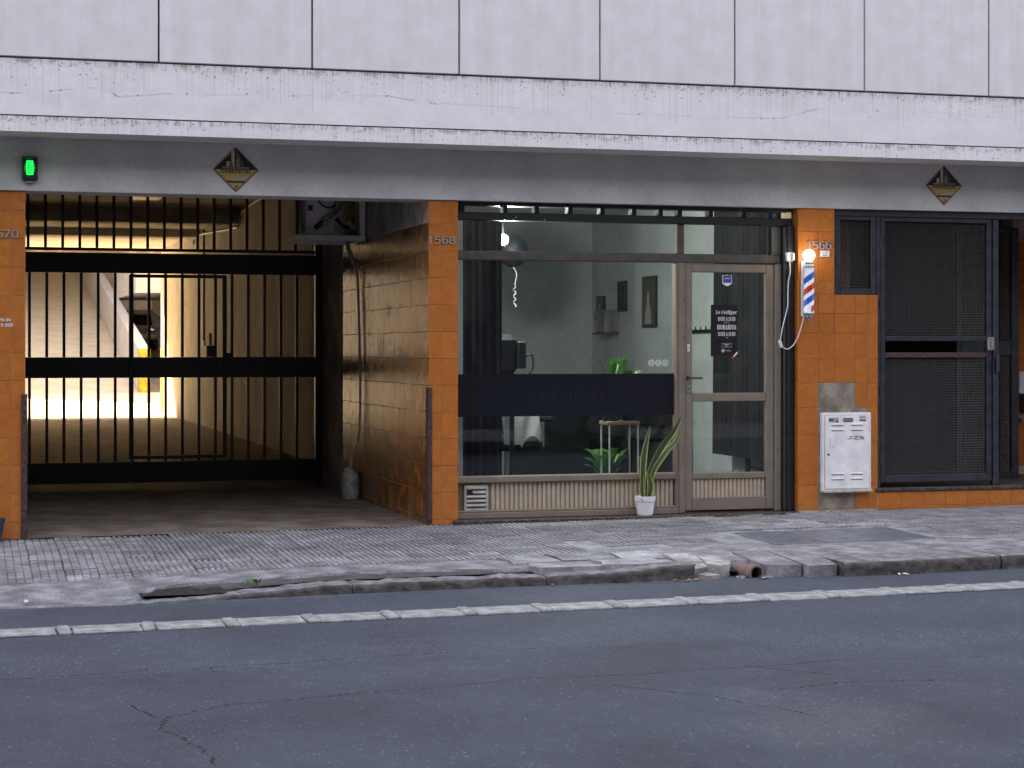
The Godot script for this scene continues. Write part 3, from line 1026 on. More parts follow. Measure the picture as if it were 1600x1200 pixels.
# ------------------------------------------------------------------ garage behind
func build_garage():
	var b := building
	var fl := func(u: float, v: float):
		var x := -3.2 + 13.0 * u
		var z := 0.03 - 22.5 * (1.0 - v)
		return Vector3(x, 0.012 + 0.006 * (x - 2.0) * clampf(1.0 + z / 4.0, 0.0, 1.0), z)
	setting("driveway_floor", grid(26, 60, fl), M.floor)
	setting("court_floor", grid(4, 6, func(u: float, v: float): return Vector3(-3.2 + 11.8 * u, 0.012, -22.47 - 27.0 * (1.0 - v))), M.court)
	# tiled flank of the driveway with plaster above
	var w := wall("driveway_wall", 3.325, 3.53, -0.05, 2.29, -3.4, -0.02, M.grout, b)
	var us := [0.012]
	while us[-1] < 3.3:
		us.append(minf(us[-1] + 0.2, 3.4))
	tile_face(w, Vector3(3.325, 0, 0), Vector3.BACK, Vector3.LEFT, rects(neg(us), rows(0.005, 0.058, 2.29)), M.tiles_streaked, 0.003)
	wall("plaster_wall", 3.318, 3.53, 2.29, 3.5, -3.4, -0.25, M.plaster, b)
	wall("plaster_wall", 3.345, 3.95, -0.05, 3.5, -4.75, -3.4, M.plaster, b)
	wall("garage_wall", 3.9, 4.2, -0.05, 3.5, -26.6, -4.75, M.plaster_warm, b)
	wall("garage_wall", -3.6, -3.2, -0.4, 20.0, -80, -50, M.plaster_warm, b)  # unseen rear stretch, made tall to block stray sun on the ramp
	wall("garage_wall", -3.6, -3.2, -0.4, 5.0, -50, -0.45, M.plaster_warm, b)
	wall("garage_ceiling", -3.6, 4.2, 3.42, 3.72, -27.4, -0.2, M.plaster_warm, b)
	wall("ceiling_beam", -3.6, 3.9, 3.2, 3.421, -15.0, -14.5, M.plaster_warm, b)
	wall("ceiling_beam", -3.6, 3.9, 3.29, 3.421, -20.2, -19.6, M.plaster_warm, b)
	wall("ceiling_beam", -3.6, 4.3, 3.22, 3.421, -27.4, -27.0, M.plaster, b)
	cpart("painted_corner", 3.888, 4.22, 0.0, 1.34, -26.62, -26.15, M.yellow, b, 0.01)
	# rear court: side wall, ramps, back building
	wall("court_wall", 8.6, 9.0, -0.1, 14.3, -80, -26.6, M.plaster_warm, b)
	wall("court_wall", 4.2, 8.6, -0.1, 6.8, -26.6, -26.2, M.plaster_warm, b)
	wall("sun_limit_roof", -3.6, 9.0, 14.0, 14.3, -80, -58.9, M.plaster_warm, b)  # unseen roof, added to end the sun patch before the ramp
	wall("rear_wall", -3.6, 9.0, -0.1, 14.3, -80.3, -80, M.plaster_warm, b)
	wall("rear_lintel", 5.33, 8.6, 3.2, 6.0, -60.0, -50.0, M.plaster_warm, b)
	var rf := func(u: float, v: float):
		return Vector3(-3.2 + 8.2 * u, 0.014 + 0.15 * 35.0 * (1.0 - v), -45.0 - 35.0 * (1.0 - v))
	setting("garage_ramp", grid(8, 12, rf), M.ramp)
	setting("garage_ramp", grid(8, 12, func(u: float, v: float): return Vector3(5.33 + 3.3 * u, 0.014 + 0.092 * 35.0 * (1.0 - v), -45.0 - 35.0 * (1.0 - v))), M.floor)
	var pp := thing("ramp_parapet", "low plastered parapet climbing beside the garage ramp, yellow at its end", "wall", Vector3(5.0, 0, -45.0))
	put("coping", slanted(0.33, 1.22, 1.34, 30.0, 0.15), M.plaster_warm, pp)
	put("parapet_wall", slanted(0.31, -0.1, 1.219, 30.0, 0.15), M.plaster_warm, pp, Vector3(0.01, 0, 0))
	cpart("yellow_end", -0.012, 0.342, -0.02, 1.345, -0.05, 0.26, M.yellow, pp, 0.012)
	# cable clipped along wall and ceiling
	var cab := thing("wall_cable", "pale loose cable clipped along the garage wall under the ceiling", "cable", Vector3(3.88, 3.0, -12.0))
	put("cable", tube(curve([Vector3(0, 0.43, 2.0), Vector3(-0.01, 0.40, -0.8), Vector3(0, 0.33, -2.2), Vector3(0, 0.19, -2.6), Vector3(0, 0.18, -3.2), Vector3(0, 0.33, -7.7), Vector3(-0.01, 0.22, -8.3)]), 0.022, 6), M.offwhite, cab)
	var fx := thing("ceiling_fixture", "flat white lamp fixture, unlit, on the garage ceiling", "lamp fixture", Vector3(2.3, 3.36, -12.0))
	cpart("tray", -0.2, 0.2, 0.0, 0.06, -0.35, 0.35, M.white, fx, 0.01)
	cpart("edge", -0.22, 0.22, 0.03, 0.062, 0.351, 0.38, M.black, fx, 0.004)
	var pc := thing("pull_cord", "thin dark cord with a pale end hanging on the garage wall", "cord", Vector3(3.885, 1.43, -18.9))
	put("cord", tube([Vector3(0, 1.95, 0), Vector3(0, 0.05, 0)], 0.016, 6), M.black, pc)
	put("handle", cbox(Vector3(0.03, 0.09, 0.16), 0.01), M.white, pc, Vector3(-0.01, 0.0, 0.05))
	var wc := thing("wall_conduit", "short pale conduit stub on the garage wall beside the cord", "conduit", Vector3(3.885, 1.40, -18.0))
	put("tube", tube([Vector3(0, 0.0, 0), Vector3(0, 0.2, 0)], 0.03, 8), M.offwhite, wc)
	build_garage_car()

func neg(us: Array) -> Array:
	var out := []
	for i in us.size():
		out.append(-us[us.size() - 1 - i])
	return out

# bar along -z that climbs with slope k
func slanted(w: float, y0: float, y1: float, len_: float, k: float) -> ArrayMesh:
	var s := st()
	var r := k * len_
	var a := [Vector3(0, y0, 0), Vector3(w, y0, 0), Vector3(w, y1, 0), Vector3(0, y1, 0)]
	var c := [Vector3(0, y0 + r, -len_), Vector3(w, y0 + r, -len_), Vector3(w, y1 + r, -len_), Vector3(0, y1 + r, -len_)]
	quad(s, a[0], a[1], a[2], a[3])
	quad(s, c[1], c[0], c[3], c[2])
	quad(s, a[3], a[2], c[2], c[3])
	quad(s, a[1], c[1], c[2], a[2])
	quad(s, c[0], a[0], a[3], c[3])
	quad(s, c[0], c[1], a[1], a[0])
	return s.commit()

func build_garage_car():
	var c := thing("parked_car", "dark grey car parked nose out in the shaded back of the garage", "car", Vector3(6.0, 1.2, -59.5))
	c.rotation.x = -0.092
	var body := [[-0.8, 0.28, 0.62], [-0.78, 0.55, 0.8]]
	# side profile pulled across the width, front at +z
	var prof := [Vector2(-2.0, 0.3), Vector2(2.0, 0.3), Vector2(2.08, 0.5), Vector2(2.0, 0.72), Vector2(1.5, 0.86), Vector2(0.95, 0.95), Vector2(-1.7, 1.0), Vector2(-2.05, 0.9)]
	var b := put("body", prism(prof, -0.8, 0.8), M.car_dark, c)
	b.rotation.y = -PI / 2
	var cabin := [Vector2(0.95, 0.94), Vector2(0.2, 1.42), Vector2(-1.1, 1.45), Vector2(-1.75, 0.98)]
	var cb := put("cabin", prism(cabin, -0.68, 0.68), M.opposite_glass, c)
	cb.rotation.y = -PI / 2
	var rf := put("roof", prism([Vector2(0.28, 1.4), Vector2(0.15, 1.47), Vector2(-1.1, 1.5), Vector2(-1.2, 1.44)], -0.7, 0.7), M.car_dark, c)
	rf.rotation.y = -PI / 2
	for sx in [-1.0, 1.0]:
		var hl := put("headlight", sphere(0.1), M.chrome, c, Vector3(0.58 * sx, 0.68, 1.98))
		hl.scale = Vector3(1.3, 0.9, 0.6)
		for z in [1.3, -1.3]:
			put("wheel", lathe([Vector2(0.001, -0.1), Vector2(0.3, -0.1), Vector2(0.32, -0.06), Vector2(0.32, 0.06), Vector2(0.3, 0.1), Vector2(0.001, 0.1)]), M.tyre, c, Vector3(0.72 * sx, 0.32, z), Vector3(0, 0, PI / 2))
	cpart("bumper", -0.78, 0.78, 0.34, 0.5, 2.0, 2.14, M.grey, c, 0.05)
	cpart("grille", -0.38, 0.38, 0.56, 0.68, 1.96, 2.08, M.black, c, 0.02)
	cpart("number_plate", -0.2, 0.2, 0.38, 0.48, 2.14, 2.15, M.print_grey, c, 0.004)

# ------------------------------------------------------------------ the garage gate
func build_gate():
	var g := thing("garage_gate", "black barred steel garage gate with three solid bands and a wicket door", "gate", Vector3(0, 0, -4.6))
	var m: Material = M.black_steel
	cpart("top_band", -3.0, 3.3, 2.062, 2.252, -0.03, 0.03, m, g)
	cpart("top_rail", -3.0, 3.3, 2.272, 2.30, -0.02, 0.02, m, g)
	cpart("middle_band", -3.0, 3.3, 1.063, 1.26, -0.03, 0.03, m, g)
	cpart("bottom_band", -3.0, 3.3, 0.064, 0.262, -0.03, 0.03, m, g)
	cpart("end_post", 3.27, 3.345, 0.02, 3.42, -0.04, 0.04, m, g)
	for k in range(-22, 18):
		var x := 0.556 + 0.1585 * k
		if x > 3.25:
			continue
		put("bar", cbox(Vector3(0.027, 0.80, 0.027), 0.004), m, g, Vector3(x, 1.661, 0))
		put("bar", cbox(Vector3(0.027, 0.80, 0.027), 0.004), m, g, Vector3(x, 0.6625, 0))
		put("bar", cbox(Vector3(0.027, 1.11, 0.027), 0.004), m, g, Vector3(x - 0.012, 2.855, 0))
	var d := Node3D.new()
	d.name = "wicket_door"
	g.add_child(d)
	cpart("stile", 1.475, 1.515, 0.29, 2.05, 0.0, 0.055, m, d)
	cpart("stile", 2.362, 2.402, 0.29, 2.05, 0.0, 0.055, m, d)
	cpart("rail", 1.515, 2.362, 2.02, 2.05, 0.0, 0.055, m, d)
	cpart("rail", 1.515, 2.362, 0.29, 0.32, 0.0, 0.055, m, d)
	cpart("lock_box", 2.21, 2.30, 1.262, 1.37, -0.02, 0.05, m, d)
	cpart("reflector", 3.215, 3.24, 1.29, 1.42, 0.031, 0.036, M.beige, g, 0.002)
	cpart("latch", 2.39, 2.44, 1.24, 1.30, 0.03, 0.08, m, d)

# ------------------------------------------------------------------ the barber shop: room
func build_shop_room():
	var r := Node3D.new()
	r.name = "shop_interior"
	r.set_meta("kind", "structure")
	add_child(r)
	wall("back_wall", 3.5, 6.7, 0.0, 2.75, -6.15, -6.0, M.wall_in, r)
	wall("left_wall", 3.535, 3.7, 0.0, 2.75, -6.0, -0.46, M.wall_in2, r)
	wall("right_wall", 6.42, 6.55, 0.0, 2.75, -4.1, -0.46, M.wall_in, r)
	wall("right_wall", 6.6, 6.72, 0.0, 2.75, -6.0, -4.1, M.wall_in, r)
	wall("floor", 3.5, 6.7, 0.0, 0.07, -6.0, -0.2, M.floor_in, r)
	wall("ceiling", 3.5, 6.72, 2.75, 2.85, -6.0, -0.32, M.ceil_in, r)
	# things inside
	curtain("dark curtain hanging inside the left end of the shop window", Vector3(3.66, 0.12, -0.62), Vector3.RIGHT, 0.40, 2.28, 6)
	curtain("dark curtain hanging beyond the glass of the shop door", Vector3(6.24, 0.43, -0.40), Vector3.FORWARD, 1.14, 2.2, 10)
	var lamp := thing("ceiling_lamp", "bright white spotlight bulb burning inside the shop window", "lamp", Vector3(4.147, 2.22, -0.9))
	put("bulb", sphere(0.045), glow(Color(1, 0.97, 0.9), 5.0), lamp)
	put("stem", tube([Vector3(0, 0.033, 0), Vector3(0, 0.514, 0)], 0.008), M.black, lamp)

	var li := OmniLight3D.new()
	li.name = "lamp_light"
	lamp.add_child(li)
	li.light_color = Color(0.96, 1.0, 0.97)
	li.light_energy = 0.42
	li.light_size = 0.06
	li.omni_range = 12.0
	li.omni_attenuation = 2.0
	li.shadow_enabled = true
	var bal := thing("balloon", "dark navy party balloon with a pale ribbon floating near the lamp", "balloon", Vector3(4.62, 1.70, -2.2))
	var bm := put("skin", sphere(0.135), mat(L(0.007, 0.008, 0.015), 0.6), bal, Vector3(-0.02, 0.5, 0))
	bm.scale = Vector3(1, 1.08, 1)
	var rp := [Vector3(-0.02, 0.37, 0), Vector3(0.02, 0.30, 0), Vector3(0.0, 0.2, 0)]
	for k in 24:
		rp.append(Vector3(0.012 * cos(k * 0.9), 0.19 - k * 0.008, 0.012 * sin(k * 0.9)))
	put("ribbon", tube(rp, 0.004, 5), M.print_white, bal)
	frame_picture(Vector3(6.595, 1.59, -5.65), 0.26, 0.32, "small dark framed picture deepest on the shop's right wall", 0)
	frame_picture(Vector3(6.595, 1.73, -4.95), 0.26, 0.32, "dark framed picture above the towel dispenser in the shop", 1)
	frame_picture(Vector3(6.415, 1.55, -3.63), 0.38, 0.50, "large dark framed portrait on the shop's right wall near the door", 2)
	var td := thing("towel_dispenser", "grey towel dispenser mounted on the shop's right wall", "dispenser", Vector3(6.6, 1.51, -5.12))
	cpart("case", -0.16, 0.0, 0.0, 0.24, -0.3, 0.02, M.grey, td, 0.015)
	cpart("front_cover", -0.175, -0.16, 0.01, 0.23, -0.29, -0.13, M.steel, td, 0.008)
	cpart("tray", -0.2, 0.0, -0.02, 0.0, -0.3, 0.02, M.bronze_dark, td)
	put("key_slot", cbox(Vector3(0.01, 0.03, 0.02)), M.black, td, Vector3(-0.178, 0.15, -0.2))
	# tall narrow table with plants
	var tb := thing("plant_stand", "tall narrow stand with white metal legs and wooden top behind the glass", "table", Vector3(5.03, 0.07, -0.58))
	for sx in [-0.12, 0.12]:
		for sz in [-0.1, 0.1]:
			put("leg", cbox(Vector3(0.012, 0.68, 0.012), 0.002), M.print_white, tb, Vector3(sx, 0.34, sz))
	cpart("top", -0.135, 0.135, 0.66, 0.692, -0.115, 0.115, M.wood, tb, 0.006)
	bush("small leafy pot plant on the plant stand, left one", Vector3(4.95, 0.762, -0.56), 0.16, 0.56, 12, 31)
	bush("small leafy pot plant on the plant stand, right one", Vector3(5.12, 0.762, -0.60), 0.15, 0.55, 12, 32)
	bush("leafy green pot plant on the floor under the plant stand", Vector3(5.0, 0.07, -0.78), 0.22, 0.50, 26, 33)
	# chair with towel
	var ch := thing("barber_chair", "black barber chair in the shop with a pale towel over it", "chair", Vector3(4.35, 0.07, -1.55))
	cpart("seat", -0.26, 0.26, 0.42, 0.54, -0.28, 0.26, M.curtain, ch, 0.04)
	cpart("backrest", -0.25, 0.25, 0.52, 1.0, -0.34, -0.24, M.curtain, ch, 0.04)
	for sx in [-1.0, 1.0]:
		cpart("armrest", 0.31 * sx - 0.04, 0.31 * sx + 0.04, 0.66, 0.72, -0.25, 0.27, M.curtain, ch, 0.02)
		cpart("arm_support", 0.31 * sx - 0.015, 0.31 * sx + 0.015, 0.44, 0.66, -0.1, 0.06, M.chrome, ch)
	put("column", lathe([Vector2(0.3, 0.0), Vector2(0.3, 0.03), Vector2(0.06, 0.06), Vector2(0.05, 0.42)]), M.chrome, ch)
	cpart("footrest", -0.16, 0.16, 0.14, 0.18, 0.34, 0.5, M.chrome, ch, 0.01)
	var tw := thing("towel", "pale grey towel draped over the barber chair", "towel", Vector3(4.22, 0.50, -1.22))
	var tf := func(u: float, v: float):
		var hem := 0.02 + (0.03 if u < 0.45 else 0.10 * sin((u - 0.45) * 5.0)) 
		return Vector3(0.32 * u + 0.02 * v, lerpf(0.33, hem, v), 0.015 * sin(u * 13.0 + v * 3.0) + 0.03 * v)
	put("cloth", grid(24, 12, tf), M.cloth, tw)
	var co := thing("shop_counter", "low black counter along the back of the shop", "counter", Vector3(3.72, 0.07, -4.1))
	cpart("cabinet", 0.0, 2.55, 0.0, 0.86, -0.5, 0.0, M.curtain, co, 0.01)
	cpart("worktop", 0.0, 2.58, 0.861, 0.9, -0.52, 0.03, M.black, co, 0.006)
	var bn := thing("waiting_bench", "black padded waiting bench along the shop's right wall", "bench", Vector3(5.92, 0.07, -4.05))
	cpart("base", 0.0, 0.48, 0.0, 0.42, 0.0, 1.55, M.black, bn, 0.01)
	cpart("cushion", -0.02, 0.48, 0.421, 0.52, 0.0, 1.55, M.curtain, bn, 0.03)
	cpart("backrest", 0.38, 0.49, 0.521, 0.86, 0.0, 1.55, M.curtain, bn, 0.03)
	var hd := thing("hair_steamer", "dark salon hair steamer standing beside the left curtain", "salon machine", Vector3(4.25, 0.07, -1.0))
	put("stand", tube([Vector3(0, 0.03, 0), Vector3(0, 1.1, 0)], 0.02), M.black, hd)
	put("base", lathe([Vector2(0.001, 0.0), Vector2(0.22, 0.0), Vector2(0.2, 0.04), Vector2(0.001, 0.05)]), M.black, hd)
	put("hood", cbox(Vector3(0.2, 0.34, 0.24), 0.05), M.curtain, hd, Vector3(-0.08, 1.22, 0))
	put("control_box", cbox(Vector3(0.07, 0.22, 0.1), 0.01), M.black, hd, Vector3(0.05, 1.22, 0.08))
	put("cable", tube(curve([Vector3(0.08, 1.2, 0.1), Vector3(0.14, 1.22, 0.1), Vector3(0.15, 1.1, 0.08), Vector3(0.08, 1.0, 0.06), Vector3(0.05, 0.8, 0.03)]), 0.006, 6), M.black, hd)
	# step ladder behind the curtain by the door
	var ld := thing("step_ladder", "dark folded step ladder behind the curtain near the door", "ladder", Vector3(6.34, 0.07, -0.85))
	for z in [-0.2, 0.16]:
		put("rail", cbox(Vector3(0.03, 1.0, 0.05), 0.004), M.black, ld, Vector3(0, 0.5, z))
	for k in 4:
		put("tread", cbox(Vector3(0.04, 0.025, 0.34), 0.003), M.black, ld, Vector3(0, 0.14 + 0.13 * k, -0.02))
	var cr := thing("coat_rail", "dark narrow rail with hooks on the shop's right wall beside the door", "coat rack", Vector3(6.4, 1.5, -2.2))
	put("rail", cbox(Vector3(0.03, 0.03, 0.75), 0.004), M.black, cr)
	for k in 6:
		put("hook", tube([Vector3(-0.01, 0.0, -0.32 + k * 0.125), Vector3(-0.05, 0.0, -0.32 + k * 0.125), Vector3(-0.055, 0.04, -0.32 + k * 0.125)], 0.006, 6), M.black, cr)

func curtain(label: String, at: Vector3, along: Vector3, w: float, top: float, folds: int):
	var t := thing("curtain", label, "curtain", at, "black curtains inside the shop")
	var across := along.cross(Vector3.UP)
	var f := func(u: float, v: float):
		var k := 0.025 * sin(u * folds * TAU) + 0.01 * sin(u * folds * 2.3 * TAU + 1.0)
		return along * (w * u) + Vector3.UP * lerpf(top - 0.0, 0.0, v) * 1.0 + across * k * (0.5 + 0.5 * v)
	put("cloth", grid(folds * 10, 6, f), M.curtain, t)
	put("rod", tube([along * -0.03 + Vector3.UP * top, along * (w + 0.03) + Vector3.UP * top], 0.012), M.black, t)

func frame_picture(at: Vector3, w: float, h: float, label: String, kind: int):
	var p := thing("wall_picture", label, "picture", at, "framed pictures on the shop's right wall")
	cpart("frame", -0.025, 0.0, 0.0, h, -w / 2, w / 2, M.black, p, 0.004)
	cpart("print", -0.028, -0.024, 0.02, h - 0.02, -w / 2 + 0.02, w / 2 - 0.02, M.bronze_dark if kind != 1 else M.curtain, p, 0.001)
	if kind != 1:
		var poly := [Vector2(-0.3, 0.0), Vector2(0.3, 0.0), Vector2(0.24, 0.32), Vector2(0.1, 0.45), Vector2(0.12, 0.62), Vector2(0.0, 0.72), Vector2(-0.1, 0.62), Vector2(-0.09, 0.45), Vector2(-0.22, 0.3)]
		var pts := []
		for q in poly:
			pts.append(q * Vector2(w * 0.8, h * 0.9))
		var m := put("figure", prism(pts, 0.0, 0.001), M.print_grey, p, Vector3(-0.029, 0.03, 0))
		m.rotation.y = -PI / 2

# a pot plant of many arching leaves
func bush(label: String, at: Vector3, r: float, h: float, n: int, seed_: int):
	var t := thing("pot_plant", label, "plant", at, "leafy pot plants behind the shop window")
	var rg := RandomNumberGenerator.new()
	rg.seed = seed_
	var ph := h * 0.3
	put("pot", lathe([Vector2(0.001, 0), Vector2(r * 0.4, 0), Vector2(r * 0.5, ph), Vector2(r * 0.44, ph), Vector2(r * 0.4, ph * 0.9), Vector2(0.001, ph * 0.9)], 16), M.black, t)
	for k in n:
		var a := TAU * k / n * 2.4 + rg.randf()
		var d := Vector3(cos(a), 0, sin(a))
		var up := h * rg.randf_range(0.55, 0.98)
		var reach := r * rg.randf_range(0.5, 1.1)
		put("leaf", leaf_mesh(Vector3(0, ph * 0.9, 0), d, reach, up - ph, r * rg.randf_range(0.16, 0.26)), M.leaf_bright, t)

func leaf_mesh(root: Vector3, d: Vector3, reach: float, rise: float, w: float) -> ArrayMesh:
	var side := d.cross(Vector3.UP).normalized()
	var s := st()
	var n := 7
	var L_ := []
	var C_ := []
	var R_ := []
	for i in n + 1:
		var t := float(i) / n
		var c := root + d * reach * t + Vector3.UP * rise * sin(minf(t * 1.25, 1.25) * PI / 2.3)
		var wd := w * (0.12 if t < 0.35 else sin((t - 0.28) / 0.72 * PI))
		L_.append(c - side * wd + Vector3.UP * wd * 0.3)
		R_.append(c + side * wd + Vector3.UP * wd * 0.3)
		C_.append(c)
	for i in n:
		quad(s, L_[i], C_[i], C_[i + 1], L_[i + 1])
		quad(s, C_[i], R_[i], R_[i + 1], C_[i + 1])
	return s.commit()

# ------------------------------------------------------------------ the barber shop: front
func ribs(x0: float, x1: float, y0: float, y1: float, pitch: float, depth: float) -> ArrayMesh:
	var s := st()
	var n := int(round((x1 - x0) / pitch))
	var p := (x1 - x0) / n
	for k in n:
		var a := x0 + k * p
		var pts := [[0.0, 0.0], [0.16, 0.0], [0.26, 1.0], [0.84, 1.0], [0.94, 0.0], [1.0, 0.0]]
		for i in 5:
			var xa: float = a + pts[i][0] * p
			var xb: float = a + pts[i + 1][0] * p
			var za: float = pts[i][1] * depth
			var zb: float = pts[i + 1][1] * depth
			quad(s, Vector3(xa, y0, za), Vector3(xb, y0, zb), Vector3(xb, y1, zb), Vector3(xa, y1, za))
			tri(s, Vector3(xa, y0, 0), Vector3(xb, y0, 0), Vector3(xb, y0, zb))
			tri(s, Vector3(xa, y0, 0), Vector3(xb, y0, zb), Vector3(xa, y0, za))
			tri(s, Vector3(xa, y1, 0), Vector3(xb, y1, zb), Vector3(xb, y1, 0))
			tri(s, Vector3(xa, y1, 0), Vector3(xa, y1, za), Vector3(xb, y1, zb))
	return s.commit()

func build_shop_front():
	var z := -0.12
	var w := thing("shop_window", "bronze framed barber shop window with black film band and ribbed kick panel", "window", Vector3(0, 0, z))
	var m: Material = M.bronze
	cpart("step", 3.5, 6.323, -0.02, 0.052, -0.3, 0.185, M.step, w, 0.008)
	cpart("bottom_rail", 3.5, 5.33, 0.053, 0.096, -0.06, 0.07, m, w)
	cpart("bottom_bead", 3.5, 5.33, 0.0965, 0.112, -0.05, 0.045, m, w)
	put("kick_panel", ribs(3.83, 5.318, 0.112, 0.318, 0.0375, 0.014), M.kick, w, Vector3(0, 0, -0.02))
	wall("kick_backing", 3.5, 5.33, 0.113, 0.33, -0.06, -0.021, m, w)
	cpart("sill", 3.5, 5.325, 0.319, 0.372, -0.05, 0.03, m, w, 0.008)
	cpart("transom_bar", 3.5, 6.2, 2.016, 2.086, -0.05, 0.025, M.bronze_dark, w, 0.006)
	cpart("mullion", 5.325, 5.411, 0.053, 2.015, -0.05, 0.022, m, w, 0.006)
	cpart("mullion_cover", 5.352, 5.384, 0.053, 2.015, 0.0221, 0.032, m, w, 0.004)
	cpart("upper_mullion", 5.341, 5.40, 2.087, 2.318, -0.05, 0.015, M.bronze_dark, w, 0.004)
	cpart("jamb", 6.168, 6.226, 0.053, 2.015, -0.05, 0.018, m, w, 0.006)
	cpart("upper_jamb", 6.168, 6.226, 2.087, 2.318, -0.05, 0.012, M.bronze_dark, w, 0.004)
	wall("left_jamb", 3.5, 3.572, 0.373, 2.015, -0.05, -0.005, M.black, w)
	wall("pane", 3.572, 5.325, 0.372, 2.016, -0.024, -0.018, M.glass, w)
	wall("upper_pane", 3.5, 5.341, 2.086, 2.318, -0.024, -0.018, M.glass, w)
	wall("upper_pane", 5.40, 6.168, 2.086, 2.318, -0.024, -0.018, M.glass, w)
	wall("black_film", 3.572, 5.3245, 0.822, 1.147, -0.0175, -0.0165, M.film, w)
	lettering(w, "Le Coiffeur", Vector3(4.46, 0.98, -0.0162), 0.085, M.film_print, "Droid Serif", true, 0.9, 0.12, 0.0006, "film_print")
	for k in 3:
		var b := Node3D.new()
		b.name = pname(w, "round_sticker")
		w.add_child(b)
		b.position = Vector3(5.138 + 0.058 * k, 1.23, -0.0172)
		put("ring", ring(0.019, 0.025), M.print_white, b)
		put("swoosh", prism([Vector2(-0.013, 0.0), Vector2(-0.004, -0.008), Vector2(0.008, -0.004), Vector2(0.013, 0.010), Vector2(0.003, 0.002), Vector2(-0.004, 0.004)], 0.0, 0.0006), M.print_white, b)
	# shutter housing over the window
	var sh := thing("shutter_housing", "black roller shutter housing above the shop window with slots", "shutter", Vector3(0, 0, -0.1))
	cpart("lower_bar", 3.5, 6.3, 2.319, 2.377, -0.1, 0.02, M.black, sh)
	cpart("top_bar", 3.5, 6.3, 2.428, 2.456, -0.1, 0.02, M.black, sh)
	for x in [3.6, 3.94, 4.19, 4.46, 4.72, 4.98, 5.2, 5.36, 5.62, 5.9, 6.2]:
		cpart("divider", x - 0.018, x + 0.018, 2.377, 2.428, -0.08, 0.01, M.black, sh, 0.003)
	cpart("guide", 6.228, 6.322, 0.053, 2.318, -0.06, 0.04, M.black_steel, sh, 0.01)
	cpart("guide_lip", 6.258, 6.29, 0.053, 2.318, 0.0405, 0.052, M.black_steel, sh, 0.004)
	for x in [4.0, 4.02, 4.25]:
		put("bolt", sphere(0.006, 8), M.steel, sh, Vector3(x, 2.345 + 0.02 * sin(x * 50.0), 0.02))
	# vent
	var v := thing("vent_grille", "small white louvred vent with a broken slat in the kick panel", "vent", Vector3(3.62, 0.104, z - 0.005))
	cpart("plate", 0.0, 0.192, 0.0, 0.2, 0.0, 0.012, M.offwhite, v, 0.006)
	for k in 5:
		var yy := 0.025 + k * 0.033
		cpart("slot", 0.02, 0.172, yy, yy + 0.012, 0.0121, 0.0126, M.black, v, 0.0003)
		var x0 := 0.07 if k == 3 else 0.018
		var sl := cpart("slat", x0, 0.174, yy + 0.010, yy + 0.026, 0.0122, 0.022, M.offwhite, v, 0.004)
		sl.rotation.x = 0.25
	cpart("broken_gap", 0.02, 0.066, 0.124, 0.16, 0.0123, 0.0135, M.black, v, 0.001)
	build_shop_door(z)
	build_plant()
	build_pole()

func ring(r0: float, r1: float) -> ArrayMesh:
	var s := st()
	for k in 20:
		var a := TAU * k / 20.0
		var b := TAU * (k + 1) / 20.0
		var d := Vector3(cos(a), sin(a), 0)
		var e := Vector3(cos(b), sin(b), 0)
		quad(s, d * r0, d * r1, e * r1, e * r0)
	return s.commit()

